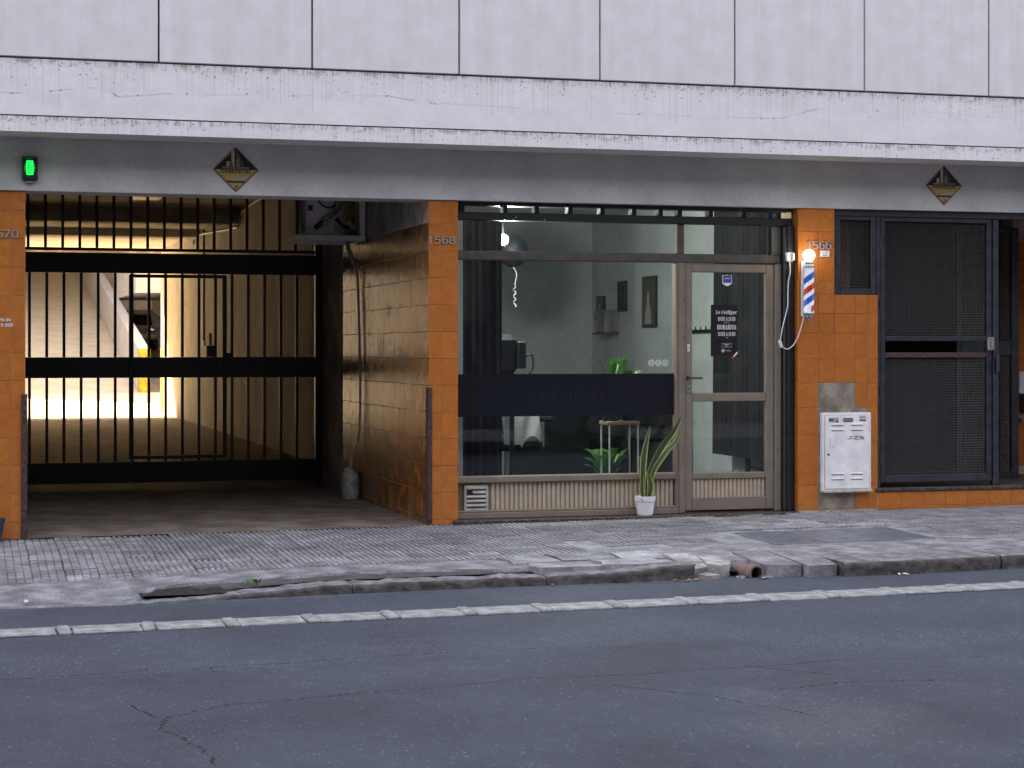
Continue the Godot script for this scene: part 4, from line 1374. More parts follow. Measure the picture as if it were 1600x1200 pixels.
func build_shop_door(z: float):
	var d := thing("shop_door", "bronze framed glass shop door with ribbed kick panel and lever handle", "door", Vector3(5.412, 0.055, z))
	var m: Material = M.bronze
	var o := Vector2(5.412, 0.055)
	var P := func(called, x0, x1, y0, y1, z0, z1, mm, b := 0.005):
		return cpart(called, x0 - o.x, x1 - o.x, y0 - o.y, y1 - o.y, z0, z1, mm, d, b)
	P.call("stile", 5.414, 5.47, 0.068, 2.012, -0.04, 0.008, m)
	P.call("stile", 6.096, 6.164, 0.068, 2.012, -0.04, 0.008, m)
	P.call("top_rail", 5.471, 6.095, 1.942, 2.012, -0.04, 0.008, m)
	P.call("middle_rail", 5.471, 6.095, 0.925, 0.991, -0.04, 0.008, m)
	P.call("lower_rail", 5.471, 6.095, 0.314, 0.363, -0.04, 0.008, m)
	P.call("bottom_rail", 5.471, 6.095, 0.068, 0.171, -0.04, 0.008, m)
	put("kick_panel", ribs(5.472 - o.x, 6.094 - o.x, 0.171 - o.y, 0.314 - o.y, 0.034, 0.012), M.kick, d, Vector3(0, 0, -0.02))
	P.call("kick_backing", 5.471, 6.095, 0.171, 0.314, -0.035, -0.021, m, 0.001)
	P.call("upper_pane", 5.47, 6.096, 0.991, 1.942, -0.022, -0.017, M.glass, 0.0005)
	P.call("lower_pane", 5.47, 6.096, 0.363, 0.925, -0.022, -0.017, M.glass, 0.0005)
	# lever handle, lock plate and keyhole plate
	var h := Node3D.new()
	h.name = "handle"
	d.add_child(h)
	h.position = Vector3(5.436 - o.x, 1.114 - o.y, 0.008)
	put("rose", lathe([Vector2(0.001, 0.0), Vector2(0.017, 0.0), Vector2(0.015, 0.01), Vector2(0.001, 0.011)], 16), M.bronze_dark, h, Vector3.ZERO, Vector3(PI / 2, 0, 0))
	put("lever", tube([Vector3(0, 0, 0.008), Vector3(0, 0, 0.045), Vector3(0.02, -0.002, 0.05), Vector3(0.1, -0.004, 0.048)], 0.008), M.bronze_dark, h)
	P.call("lock_plate", 5.418, 5.454, 0.995, 1.055, 0.0081, 0.016, M.steel, 0.003)
	P.call("lock_slot", 5.426, 5.446, 1.022, 1.030, 0.0161, 0.0168, M.black, 0.0003)
	P.call("keyhole_plate", 5.428, 5.448, 1.32, 1.375, 0.0081, 0.012, M.print_white, 0.001)
	P.call("keyhole", 5.436, 5.44, 1.335, 1.36, 0.0121, 0.0126, M.black, 0.0002)
	for y in [1.42, 1.72]:
		P.call("hinge_screw", 5.38, 5.396, y, y + 0.008, 0.034, 0.038, M.bronze_dark, 0.002)
	# poster of opening hours on the glass
	var p := thing("hours_poster", "black opening hours poster with white lettering on the door glass", "poster", Vector3(5.7485, 1.279, z - 0.0165))
	cpart("sheet", -0.1125, 0.1125, 0.0, 0.409, 0.0, 0.0012, M.poster, p, 0.0003)
	var zz := 0.0014
	lettering(p, "Le Coiffeur", Vector3(0.02, 0.350, zz), 0.026, M.print_white, "Droid Serif", true, 0.86, 0.15, 0.0006)
	lettering(p, "Men", Vector3(0.06, 0.334, zz), 0.009, M.print_white, "Droid Sans", true, 1.0, 0.0, 0.0006)
	lettering(p, "10 HS A 20 HS", Vector3(0.022, 0.297, zz), 0.030, M.print_white, "Droid Serif", true, 0.52, 0.0, 0.0006)
	lettering(p, "LUN A VIE", Vector3(0.022, 0.268, zz), 0.007, M.print_white, "Droid Sans", false, 1.0, 0.0, 0.0006)
	lettering(p, "HORARIOS", Vector3(0.022, 0.232, zz), 0.036, M.print_white, "Droid Serif", true, 0.58, 0.0, 0.0006)
	lettering(p, "10 HS A 18 HS", Vector3(0.022, 0.178, zz), 0.030, M.print_white, "Droid Serif", true, 0.52, 0.0, 0.0006)
	lettering(p, "SAB", Vector3(0.022, 0.150, zz), 0.008, M.print_white, "Droid Sans", false, 1.0, 0.0, 0.0006)
	for e in [[-0.017, 0.062, 0.103, 0.1045], [-0.017, 0.062, 0.0735, 0.075], [-0.018, -0.0165, 0.0735, 0.1045], [0.0615, 0.063, 0.0735, 0.1045]]:
		cpart("box_line", e[0], e[1], e[2], e[3], 0.0012, 0.0018, M.print_white, p, 0.0002)
	lettering(p, "RESERVA", Vector3(0.022, 0.094, zz), 0.007, M.print_white, "Droid Sans", true, 1.0, 0.0, 0.0006)
	lettering(p, "TURNO", Vector3(0.022, 0.083, zz), 0.006, M.print_white, "Droid Sans", false, 1.0, 0.0, 0.0006)
	cpart("camera_icon", -0.02, 0.002, 0.035, 0.057, 0.0012, 0.0018, M.print_white, p, 0.0005)
	put("icon_hole", ring(0.004, 0.0075), M.poster, p, Vector3(-0.009, 0.046, 0.0021))
	lettering(p, "lecoiffeur", Vector3(0.034, 0.046, zz), 0.008, M.print_white, "Droid Sans", false, 0.9, 0.0, 0.0006)
	var sd := thing("shield_sticker", "blue shield sticker with white edge at the top of the door glass", "sticker", Vector3(5.775, 1.88, z - 0.0165))
	var shield := [Vector2(-0.04, 0.045), Vector2(-0.02, 0.04), Vector2(0, 0.047), Vector2(0.02, 0.04), Vector2(0.04, 0.045), Vector2(0.04, -0.022), Vector2(0.02, -0.037), Vector2(0, -0.045), Vector2(-0.02, -0.037), Vector2(-0.04, -0.022)]
	put("white_edge", prism(shield, 0.0, 0.001), M.print_white, sd)
	put("blue_field", prism([Vector2(-0.035, 0.038), Vector2(0, 0.04), Vector2(0.035, 0.038), Vector2(0.035, -0.018), Vector2(-0.035, -0.018)], 0.001, 0.0016), M.navy, sd)
	lettering(sd, "VISA", Vector3(0, -0.006, 0.0018), 0.012, M.blue, "Droid Sans", true, 1.0, 0.0, 0.0005)
	lettering(sd, "ALARMA", Vector3(0, 0.016, 0.0018), 0.009, M.print_white, "Droid Sans", true, 1.0, 0.0, 0.0005)
	var pk := thing("striped_sticker", "small slanted red, white and blue stick sticker below the poster", "sticker", Vector3(5.845, 1.295, z - 0.0145))
	pk.rotation.z = 0.82
	cpart("white_middle", -0.022, 0.024, -0.006, 0.006, 0.0, 0.0012, M.print_white, pk, 0.0003)
	cpart("red_end", -0.04, -0.022, -0.008, 0.008, 0.0, 0.0014, M.red, pk, 0.0003)
	cpart("blue_end", 0.024, 0.042, -0.006, 0.006, 0.0, 0.0012, M.navy, pk, 0.0003)

# snake plant in a white bucket
func blade(pts: Array, w: float, twist: float) -> Array:
	var c := curve(pts, 6)
	var mid := st()
	var edge := st()
	var n := c.size() - 1
	var rowsv := []
	for i in n + 1:
		var t := float(i) / n
		var d: Vector3 = (c[mini(i + 1, n)] - c[maxi(i - 1, 0)]).normalized()
		var a := twist * t
		var side := Vector3(cos(a), 0, sin(a))
		side = (side - d * side.dot(d)).normalized()
		var nn := side.cross(d)
		var wd := w * (0.55 + 0.45 * sin(clampf(t / 0.6, 0, 1) * PI / 2)) * (1.0 if t < 0.62 else pow(maxf(1.0 - (t - 0.62) / 0.38, 0.0), 0.7))
		wd = maxf(wd, 0.0006)
		rowsv.append([c[i] - side * wd + nn * wd * 0.35, c[i] - side * wd * 0.72 + nn * wd * 0.16, c[i], c[i] + side * wd * 0.72 + nn * wd * 0.16, c[i] + side * wd + nn * wd * 0.35])
	for i in n:
		for k in 4:
			var s := edge if k == 0 or k == 3 else mid
			quad(s, rowsv[i][k], rowsv[i][k + 1], rowsv[i + 1][k + 1], rowsv[i + 1][k])
	return [mid.commit(), edge.commit()]

func build_plant():
	var p := thing("snake_plant", "tall yellow-edged snake plant in a white pot on the shop step", "plant", Vector3(5.037, 0.053, -0.005))
	put("pot", lathe([Vector2(0.001, 0.0), Vector2(0.058, 0.0), Vector2(0.062, 0.01), Vector2(0.074, 0.108), Vector2(0.080, 0.110), Vector2(0.083, 0.146), Vector2(0.079, 0.148), Vector2(0.075, 0.13), Vector2(0.001, 0.128)], 32), M.white, p)
	put("soil", lathe([Vector2(0.075, 0.1285), Vector2(0.04, 0.135), Vector2(0.001, 0.137)], 20), M.earth, p)
	cpart("price_tag", -0.052, -0.036, 0.112, 0.134, 0.064, 0.07, M.print_grey, p, 0.001)
	var blades := [
		[[[-0.012, 0.12, 0.0], [-0.022, 0.32, 0.01], [-0.01, 0.48, 0.015], [0.036, 0.695, 0.02]], 0.026, 0.5],
		[[[0.01, 0.12, 0.0], [0.03, 0.30, 0.0], [0.12, 0.50, 0.0], [0.24, 0.66, 0.01], [0.297, 0.77, 0.02]], 0.032, -0.4],
		[[[0.012, 0.12, 0.012], [0.06, 0.33, 0.02], [0.16, 0.48, 0.03], [0.25, 0.58, 0.03], [0.28, 0.67, 0.03]], 0.022, 0.9],
		[[[0.02, 0.12, 0.02], [0.035, 0.22, 0.03], [0.018, 0.32, 0.03]], 0.026, 0.2],
		[[[-0.02, 0.12, 0.015], [-0.035, 0.2, 0.02], [-0.022, 0.31, 0.02]], 0.022, -0.6],
		[[[-0.006, 0.12, -0.02], [-0.03, 0.36, -0.02], [-0.036, 0.46, -0.02]], 0.014, 1.2]]
	for b in blades:
		var pts := []
		for q in b[0]:
			pts.append(Vector3(q[0], q[1], q[2]))
		var mm := blade(pts, b[1], b[2])
		var lf := put("leaf", mm[0], M.leaf, p)
		put("yellow_margin", mm[1], M.leaf_edge, lf)

func build_pole():
	var p := thing("barber_pole", "lit barber pole with white globe and red and blue stripes", "barber pole", Vector3(6.375, 1.557, 0.09))
	put("globe", sphere(0.048, 32), glow(Color(1, 0.98, 0.94), 0.6), p, Vector3(0, 0.52, 0))
	var li := OmniLight3D.new()
	li.name = "globe_light"
	p.add_child(li)
	li.position = Vector3(0, 0.52, 0)
	li.light_color = Color(1, 0.95, 0.87)
	li.light_energy = 0.005
	li.light_size = 0.045
	li.omni_range = 6.0
	li.omni_attenuation = 2.0
	li.shadow_enabled = true
	put("collar", lathe([Vector2(0.001, 0.472), Vector2(0.03, 0.472), Vector2(0.034, 0.46), Vector2(0.034, 0.448), Vector2(0.044, 0.44), Vector2(0.044, 0.418), Vector2(0.001, 0.418)], 28), M.white, p)
	for y in [0.455, 0.428]:
		for k in 5:
			var a := -0.9 + k * 0.42
			var r := 0.0345 if y > 0.44 else 0.0445
			put("collar_slot", cbox(Vector3(0.010, 0.009, 0.002), 0.0006), M.black, p, Vector3(sin(a) * r, y, cos(a) * r), Vector3(0, a, 0))
	var cyl := mat(L(0.78, 0.78, 0.80), 0.12)
	cyl.emission_enabled = true
	cyl.emission = Color(1, 0.99, 0.97)
	cyl.emission_energy_multiplier = 0.022
	put("lit_cylinder", lathe([Vector2(0.041, 0.066), Vector2(0.041, 0.418)], 32), cyl, p)
	for e in [[M.red, 0.0], [M.blue, PI]]:
		var s := st()
		var n := 72
		for k in n:
			var a: float = TAU * 1.72 * k / n + e[1]
			var b: float = TAU * 1.72 * (k + 1) / n + e[1]
			var y0 := 0.066 + 0.30 * k / n
			var y1 := 0.066 + 0.30 * (k + 1) / n
			var d := Vector3(sin(a), 0, cos(a))
			var f := Vector3(sin(b), 0, cos(b))
			var up := Vector3.UP
			quadn(s, [d * 0.0418 + up * y0, f * 0.0418 + up * y1, f * 0.0418 + up * (y1 + 0.05), d * 0.0418 + up * (y0 + 0.05)], [d, f, f, d])
		put("red_stripe" if e[0] == M.red else "blue_stripe", s.commit(), e[0], p)
	put("lower_cap", lathe([Vector2(0.001, 0.0), Vector2(0.016, 0.002), Vector2(0.026, 0.016), Vector2(0.028, 0.03), Vector2(0.022, 0.036), Vector2(0.042, 0.044), Vector2(0.044, 0.062), Vector2(0.041, 0.066)], 28), M.chrome, p)
	cpart("back_plate", -0.03, 0.03, 0.04, 0.48, -0.088, -0.078, M.white, p, 0.003)
	for y in [0.05, 0.43]:
		cpart("bracket", -0.014, 0.014, y - 0.012, y + 0.012, -0.08, -0.03, M.white, p, 0.003)
	# its plug-in supply and flex
	var a := thing("power_adapter", "white plug-in power adapter on the black shutter guide", "adapter", Vector3(6.262, 2.03, -0.058))
	cpart("case", -0.03, 0.03, 0.0, 0.075, 0.0115, 0.04, M.white, a, 0.008)
	cpart("side_case", 0.012, 0.036, 0.008, 0.07, 0.0405, 0.055, M.white, a, 0.006)
	var c := thing("power_flex", "thin white flex with an inline switch hanging from adapter to barber pole", "cable", Vector3(6.24, 1.38, -0.01))
	var pts := []
	for q in [[6.262, 2.035, -0.03], [6.255, 1.95, 0.0], [6.24, 1.871, 0.0], [6.235, 1.75, 0.0], [6.232, 1.669, 0.0], [6.192, 1.517, 0.0], [6.168, 1.40, 0.0]]:
		pts.append(Vector3(q[0], q[1], q[2]) - c.position)
	put("upper_flex", tube(curve(pts), 0.0042, 6), M.white, c)
	pts = []
	for q in [[6.18, 1.36, 0.0], [6.225, 1.338, 0.01], [6.275, 1.37, 0.015], [6.315, 1.441, 0.02], [6.338, 1.52, 0.03], [6.352, 1.60, 0.05]]:
		pts.append(Vector3(q[0], q[1], q[2]) - c.position)
	put("lower_flex", tube(curve(pts), 0.0042, 6), M.white, c)
	put("inline_switch", cbox(Vector3(0.026, 0.06, 0.018), 0.005), M.white, c, Vector3(6.172, 1.378, 0.0) - c.position, Vector3(0, 0, 0.35))

# ------------------------------------------------------------------ entrance with expanded-metal gate
func expanded(x0: float, x1: float, y0: float, y1: float, pw := 0.033, ph := 0.0215, t := 0.0042) -> ArrayMesh:
	var s := st()
	var nx := int(round((x1 - x0) / pw))
	var ny := int(round((y1 - y0) / ph))
	var dx := (x1 - x0) / nx
	var dy := (y1 - y0) / ny
	for j in ny:
		for i in nx:
			var c := Vector3(x0 + (i + 0.5) * dx, y0 + (j + 0.5) * dy, 0)
			var e := [c + Vector3(-dx / 2, 0, 0), c + Vector3(0, dy / 2, 0), c + Vector3(dx / 2, 0, 0), c + Vector3(0, -dy / 2, 0)]
			for k in 4:
				var a: Vector3 = e[k]
				var b: Vector3 = e[(k + 1) % 4]
				var d := (b - a).normalized()
				var n := Vector3(-d.y, d.x, 0) * t / 2
				var zf := Vector3(0, 0, 0.002)
				var tw := Vector3(0, 0, 0.0018)
				quad(s, a - n + zf + tw, a + n + zf - tw, b + n + zf - tw, b - n + zf + tw)
				quad(s, a + n - zf - tw, a - n - zf + tw, b - n - zf + tw, b + n - zf - tw)
	return s.commit()

func build_entrance():
	var m: Material = M.navy_steel
	var g := thing("entrance_gate", "dark blue-black entrance gate of expanded metal with a lock box", "gate", Vector3(7.02, 0.222, -0.05))
	var o := Vector2(7.02, 0.222)
	var P := func(called, x0, x1, y0, y1, z0, z1, mm, b := 0.004):
		return cpart(called, x0 - o.x, x1 - o.x, y0 - o.y, y1 - o.y, z0, z1, mm, g, b)
	P.call("left_post", 7.022, 7.052, 0.225, 2.40, -0.03, 0.03, m)
	P.call("left_stile", 7.056, 7.10, 0.262, 2.40, -0.02, 0.022, m)
	P.call("right_stile", 8.016, 8.062, 0.262, 2.40, -0.02, 0.022, m)
	P.call("right_post", 8.068, 8.118, 0.225, 2.40, -0.03, 0.034, m)
	P.call("top_rail", 7.101, 8.015, 2.365, 2.40, -0.02, 0.022, m)
	P.call("upper_rail", 7.101, 8.015, 1.402, 1.444, -0.02, 0.02, m)
	P.call("lower_rail", 7.101, 8.015, 1.268, 1.31, -0.02, 0.02, M.rusty)
	P.call("bottom_rail", 7.101, 8.015, 0.262, 0.324, -0.02, 0.022, m)
	var e1 := put("upper_mesh", expanded(7.1 - o.x, 8.017 - o.x, 1.443 - o.y, 2.366 - o.y), M.wire, g)
	e1.set_meta("kind", "stuff")
	var e2 := put("lower_mesh", expanded(7.1 - o.x, 8.017 - o.x, 0.323 - o.y, 1.269 - o.y), M.wire, g)
	e2.set_meta("kind", "stuff")
	P.call("lock_box", 8.006, 8.066, 1.325, 1.435, 0.0225, 0.06, M.steel, 0.006)
	P.call("lock_cylinder", 8.03, 8.05, 1.35, 1.40, 0.0605, 0.068, M.grey, 0.003)
	P.call("pull_handle", 8.08, 8.112, 1.14, 1.30, 0.0345, 0.075, M.navy_steel, 0.014)
	for y in [0.45, 1.0, 1.7, 2.2]:
		put("hinge", lathe([Vector2(0.001, -0.04), Vector2(0.011, -0.04), Vector2(0.011, 0.04), Vector2(0.001, 0.04)], 10), m, g, Vector3(0.034, y - o.y, 0.028))
	# small fixed panel beside it
	var s := thing("mesh_panel", "small fixed dark mesh panel above the tiled wall beside the gate", "grille", Vector3(6.639, 1.775, -0.05))
	cpart("left_stile", 0.0, 0.064, 0.0, 0.625, -0.03, 0.03, m, s)
	cpart("right_stile", 0.332, 0.378, 0.0, 0.625, -0.03, 0.03, m, s)
	cpart("bottom_rail", 0.065, 0.331, 0.0, 0.05, -0.03, 0.03, m, s)
	cpart("top_rail", 0.065, 0.331, 0.595, 0.625, -0.03, 0.03, m, s)
	var em := put("mesh", expanded(0.064, 0.332, 0.05, 0.596), M.wire, s)
	em.set_meta("kind", "stuff")
	var hd := thing("gate_header", "dark steel header bar over the mesh gate and panel", "beam", Vector3(6.639, 2.402, -0.05))
	cpart("bar", 0.0, 3.56, 0.0, 0.054, -0.04, 0.03, m, hd)
	# inner leaf and the hall
	var i := thing("inner_leaf", "dark mesh door leaf standing behind the open side of the entrance", "gate", Vector3(8.16, 0.222, -0.8))
	cpart("left_stile", 0.0, 0.04, 0.0, 2.17, -0.02, 0.02, m, i)
	cpart("right_stile", 0.53, 0.60, 0.0, 2.17, -0.02, 0.02, m, i)
	cpart("middle_rail", 0.041, 0.529, 1.06, 1.19, -0.02, 0.02, m, i)
	cpart("bottom_rail", 0.041, 0.529, 0.0, 0.06, -0.02, 0.02, m, i)
	cpart("top_rail", 0.041, 0.529, 2.12, 2.17, -0.02, 0.02, m, i)
	for q in [[0.06, 1.06], [1.19, 2.12]]:
		var im := put("mesh", expanded(0.04, 0.53, q[0], q[1]), M.wire, i)
		im.set_meta("kind", "stuff")
	var h := Node3D.new()
	h.name = "entrance_hall"
	h.set_meta("kind", "structure")
	add_child(h)
	wall("left_wall", 6.75, 7.0, 0.1, 2.8, -11.0, -0.46, M.hall, h)
	wall("back_wall", 6.75, 10.4, 0.1, 2.8, -11.2, -11.0, M.hall, h)
	wall("right_wall", 10.2, 10.4, 0.1, 2.8, -11.0, -0.46, M.hall, h)
	wall("floor", 7.0, 10.2, 0.1, 0.2, -11.0, -1.6, M.floor, h)
	wall("ceiling", 6.75, 10.4, 2.8, 2.9, -11.2, -0.31, M.plaster, h)
	var tw := wall("tiled_wall", 8.95, 10.2, 0.2, 2.8, -1.4, -1.2, M.grout, h)
	tile_face(tw, Vector3(0, 0, -1.2), Vector3.RIGHT, Vector3.BACK, rects([8.95, 9.05, 9.25, 9.45, 9.65, 9.85], [0.3, 0.5, 0.7, 0.9, 1.1, 1.3, 1.5, 1.7, 1.9, 2.1, 2.3]), M.tiles)
	var ip := thing("intercom_panel", "white intercom panel with dark lower half on the hall's tiled wall", "intercom", Vector3(9.0, 0.78, -1.195))
	cpart("upper_plate", 0.0, 0.12, 0.16, 0.36, 0.002, 0.03, M.white, ip, 0.006)
	cpart("lower_plate", 0.01, 0.12, 0.0, 0.15, 0.002, 0.03, M.black, ip, 0.006)
	var lv := thing("lever", "grey metal lever bar pointing out beside the intercom", "handle", Vector3(8.80, 0.7, -1.1))
	put("bar", tube([Vector3(-0.06, -0.02, 0.1), Vector3(0.2, 0.03, -0.06)], 0.012), M.steel, lv)
	put("mount", cbox(Vector3(0.05, 0.05, 0.05), 0.008), M.steel, lv, Vector3(0.21, 0.03, -0.068))

# ------------------------------------------------------------------ things on the front and in the street
func security_sign(label: String, at: Vector3, r: float):
	var s := thing("security_sign", label, "sign", at, "diamond security signs on the lintel")
	put("plate", prism([Vector2(0, -r), Vector2(r, 0), Vector2(0, r), Vector2(-r, 0)], 0.0, 0.004), M.brown, s)
	var q := r * 0.92
	put("black_field", prism([Vector2(q, 0.0), Vector2(0, q), Vector2(-q, 0.0)], 0.004, 0.0048), M.ink, s)
	put("gold_field", prism([Vector2(q, 0.0), Vector2(-q, 0.0), Vector2(-q * 0.46, -q * 0.54), Vector2(q * 0.46, -q * 0.54)], 0.004, 0.0048), M.gold, s)
	put("dark_line", prism([Vector2(-q * 0.455, -q * 0.545), Vector2(-q * 0.35, -q * 0.65), Vector2(q * 0.35, -q * 0.65), Vector2(q * 0.455, -q * 0.545)], 0.004, 0.0046), M.ink, s)
	put("gold_tip", prism([Vector2(-q * 0.345, -q * 0.655), Vector2(0, -q), Vector2(q * 0.345, -q * 0.655)], 0.004, 0.0048), M.gold, s)
	for t in [[-0.2, 0.0, 0.14, 0.78, 0.88, M.beige], [-0.005, 0.0, 0.19, 0.88, 0.62, M.brown], [-0.42, 0.13, 0.14, 0.34, 0.38, M.beige], [-0.27, 0.13, 0.14, 0.36, 0.3, M.brown], [0.02, 0.12, 0.13, 0.46, 0.5, M.beige], [0.16, 0.12, 0.17, 0.48, 0.36, M.brown]]:
		var x0: float = t[0] * r
		var x1: float = x0 + t[2] * r
		put("skyline_block", prism([Vector2(x0, 0.14 * r), Vector2(x1, 0.14 * r), Vector2(x1, t[4] * r), Vector2(x0, t[3] * r)], 0.0049, 0.0054), t[5], s)
	lettering(s, "EDIFICIO SEGURO", Vector3(0, 0.075 * r, 0.0052), r * 0.085, M.print_grey, "Droid Sans", true, 1.18, 0.0, 0.0006)
	lettering(s, "DEMARCHI", Vector3(0.0, -0.08 * r, 0.0052), r * 0.17, M.ink, "Droid Sans", true, 1.05, 0.18, 0.0006)
	lettering(s, "Live", Vector3(0.16 * r, -0.36 * r, 0.0055), r * 0.24, M.print_grey, "Droid Sans", true, 1.0, 0.0, 0.0006)
	lettering(s, "SISTEMA INTEGRAL", Vector3(0.0, -0.6 * r, 0.005), r * 0.05, M.print_grey, "Droid Sans", true, 1.05, 0.0, 0.0006)
	lettering(s, "P", Vector3(0.02 * r, -0.79 * r, 0.0052), r * 0.17, M.ink, "Droid Serif", true, 1.1, 0.3, 0.0006)

func house_number(label: String, digits: String, at: Vector3, h: float, step: float):
	var n := thing("house_number", label, "number", at, "metal house numbers on the pillars")
	for i in digits.length():
		lettering(n, digits[i], Vector3(i * step, 0, 0.004), h, M.numeral, "Droid Sans", false, 1.25, 0.0, 0.008, "digit")

func build_street_things():
	security_sign("black and gold diamond security sign on the lintel above the garage gate", Vector3(1.872, 2.642, 0.0185), 0.165)
	security_sign("black and gold diamond security sign on the lintel above the mesh entrance gate", Vector3(7.598, 2.662, 0.0185), 0.162)
	house_number("metal house number 1570 on the pillar left of the garage", "1570", Vector3(0.159, 2.15, 0.004), 0.056, 0.053)
	house_number("metal house number 1568 on the pillar between garage and shop", "1568", Vector3(3.325, 2.155, 0.004), 0.058, 0.057)
	house_number("metal house number 1566 on the pillar above the barber pole", "1566", Vector3(6.412, 2.162, 0.004), 0.062, 0.056)
	var np := thing("name_plate", "tiny white plate with worn print beside the barber pole globe", "plate", Vector3(6.552, 2.096, 0.003))
	cpart("plate", -0.04, 0.04, -0.024, 0.024, 0.0, 0.004, M.print_white, np, 0.001)
	lettering(np, "1º 2º", Vector3(0, 0.008, 0.004), 0.016, M.digit, "Droid Sans", true, 1.0, 0.0, 0.0006)
	lettering(np, "GAS", Vector3(0, -0.012, 0.004), 0.014, M.digit, "Droid Sans", true, 1.2, 0.0, 0.0006)
	var pw := thing("painted_price", "small white painted writing on the orange pillar left of the garage", "writing", Vector3(0.24, 1.527, 0.003))
	lettering(pw, "50% de", Vector3(0.0, 0.017, 0.0), 0.022, M.print_white, "Droid Sans", true, 1.0, 0.1, 0.0008)
	lettering(pw, "$ 9.000", Vector3(0.01, -0.02, 0.0), 0.024, M.print_white, "Droid Sans", true, 1.0, 0.1, 0.0008)
	# green exit signal
	var gl := thing("exit_signal", "black boxed garage signal glowing green on the lintel", "signal light", Vector3(0.418, 2.61, 0.0185))
	cpart("box", -0.055, 0.055, -0.085, 0.085, 0.0, 0.04, M.black, gl, 0.008)
	var lens := put("signal_lens", sphere(0.036, 16), glow(Color(0.02, 0.8, 0.2), 0.045), gl, Vector3(0.0, 0.004, 0.04))
	lens.scale = Vector3(1.0, 1.55, 0.35)
	var led := glow(Color(0.15, 1.0, 0.4), 0.2)
	var dot := sphere(0.0075, 8)
	for i in 3:
		for j in 6:
			put("light_dot", dot, led, gl, Vector3(-0.017 + 0.017 * i, -0.04 + 0.0175 * j, 0.0505))
	cpart("hood", -0.05, 0.05, 0.066, 0.078, 0.04, 0.085, M.black, gl, 0.003)
	cpart("conduit", -0.03, 0.03, -0.105, -0.086, 0.0, 0.03, M.grey, gl, 0.004)
	var li := OmniLight3D.new()
	li.name = "signal_light"
	gl.add_child(li)
	li.position = Vector3(0, 0.0, 0.062)
	li.light_color = Color(0.1, 1.0, 0.35)
	li.light_energy = 0.0005
	li.light_size = 0.02
	li.omni_attenuation = 2.0
	li.omni_range = 3.0
	li.shadow_enabled = true
	build_meter()
	build_air_conditioner()
	var gf := thing("graffiti", "faint dark scribbled graffiti on the tiled driveway wall", "graffiti", Vector3(3.3135, 1.4, -1.8))
	var strokes := [[[0.0, 0.45, -0.9], [0, 0.1, -0.82], [0, -0.1, -0.86], [0, 0.2, -0.72], [0, 0.4, -0.66]], [[0, 0.5, -0.45], [0, 0.2, -0.5], [0, 0.05, -0.4], [0, 0.3, -0.3], [0, 0.48, -0.4], [0, 0.5, -0.46]], [[0, 0.05, -0.1], [0, -0.08, 0.0], [0, 0.06, 0.06], [0, -0.1, 0.12], [0, 0.03, 0.2]], [[0, -0.2, 0.75], [0, -0.05, 0.78], [0, -0.2, 0.84], [0, -0.1, 0.9], [0, -0.22, 0.96]], [[0, 0.2, 0.3], [0, 0.34, 0.34], [0, 0.2, 0.42], [0, 0.3, 0.5]]]
	for q in strokes:
		var pts := []
		for p in q:
			pts.append(Vector3(p[0], p[1], p[2]))
		var c := curve(pts, 8)
		var s := st()
		for i in c.size() - 1:
			var d: Vector3 = (c[i + 1] - c[i]).normalized()
			var w := Vector3(0, -d.z, d.y) * 0.005
			quad(s, c[i] - w, c[i + 1] - w, c[i + 1] + w, c[i] + w)
		put("stroke", s.commit(), M.grey, gf)
	# steel corner guards
	var cg := thing("corner_guard", "rusty steel corner guard at the foot of the pillar beside the shop", "guard", Vector3(3.314, 0.02, 0.006), "rusty corner guards of the driveway")
	cpart("front_flange", -0.004, 0.026, 0.0, 1.03, 0.0, 0.005, M.rusty, cg, 0.001)
	cpart("side_flange", -0.009, -0.0045, 0.0, 1.03, -0.06, 0.005, M.rusty, cg, 0.001)
	var cg2 := thing("corner_guard", "rusty steel corner guard at the foot of the leftmost pillar", "guard", Vector3(0.394, 0.0, 0.006), "rusty corner guards of the driveway")
	cpart("front_flange", -0.034, 0.004, -0.01, 1.02, 0.0, 0.005, M.rusty, cg2, 0.001)
	cpart("side_flange", 0.0045, 0.009, -0.01, 1.02, -0.06, 0.005, M.rusty, cg2, 0.001)
	var bk := thing("blue_bucket", "dark blue plastic bucket cut off at the left edge by the pillar", "bucket", Vector3(0.12, walk_y(0.12, 0.16), 0.16))
	put("shell", lathe([Vector2(0.001, 0.0), Vector2(0.10, 0.0), Vector2(0.128, 0.15), Vector2(0.133, 0.15), Vector2(0.133, 0.165), Vector2(0.124, 0.165), Vector2(0.098, 0.01), Vector2(0.001, 0.01)], 28), M.blue_plastic, bk)
	# steel chamber covers in the pavement
	var cs := thing("cover_surround", "cement surround of the three steel pavement covers", "pavement slab", Vector3(5.875, walk_y(5.875, 1.57) - 0.006, 1.57))
	cs.rotation = Vector3(0.013, 0, 0.0078)
	for e in [[-0.74, 0.74, -0.49, -0.372], [-0.74, 0.74, 0.372, 0.47], [-0.74, -0.607, -0.371, 0.371], [0.607, 0.74, -0.371, 0.371]]:
		cpart("edge", e[0], e[1], -0.03, 0.004, e[2], e[3], M.walk_cement, cs, 0.003)
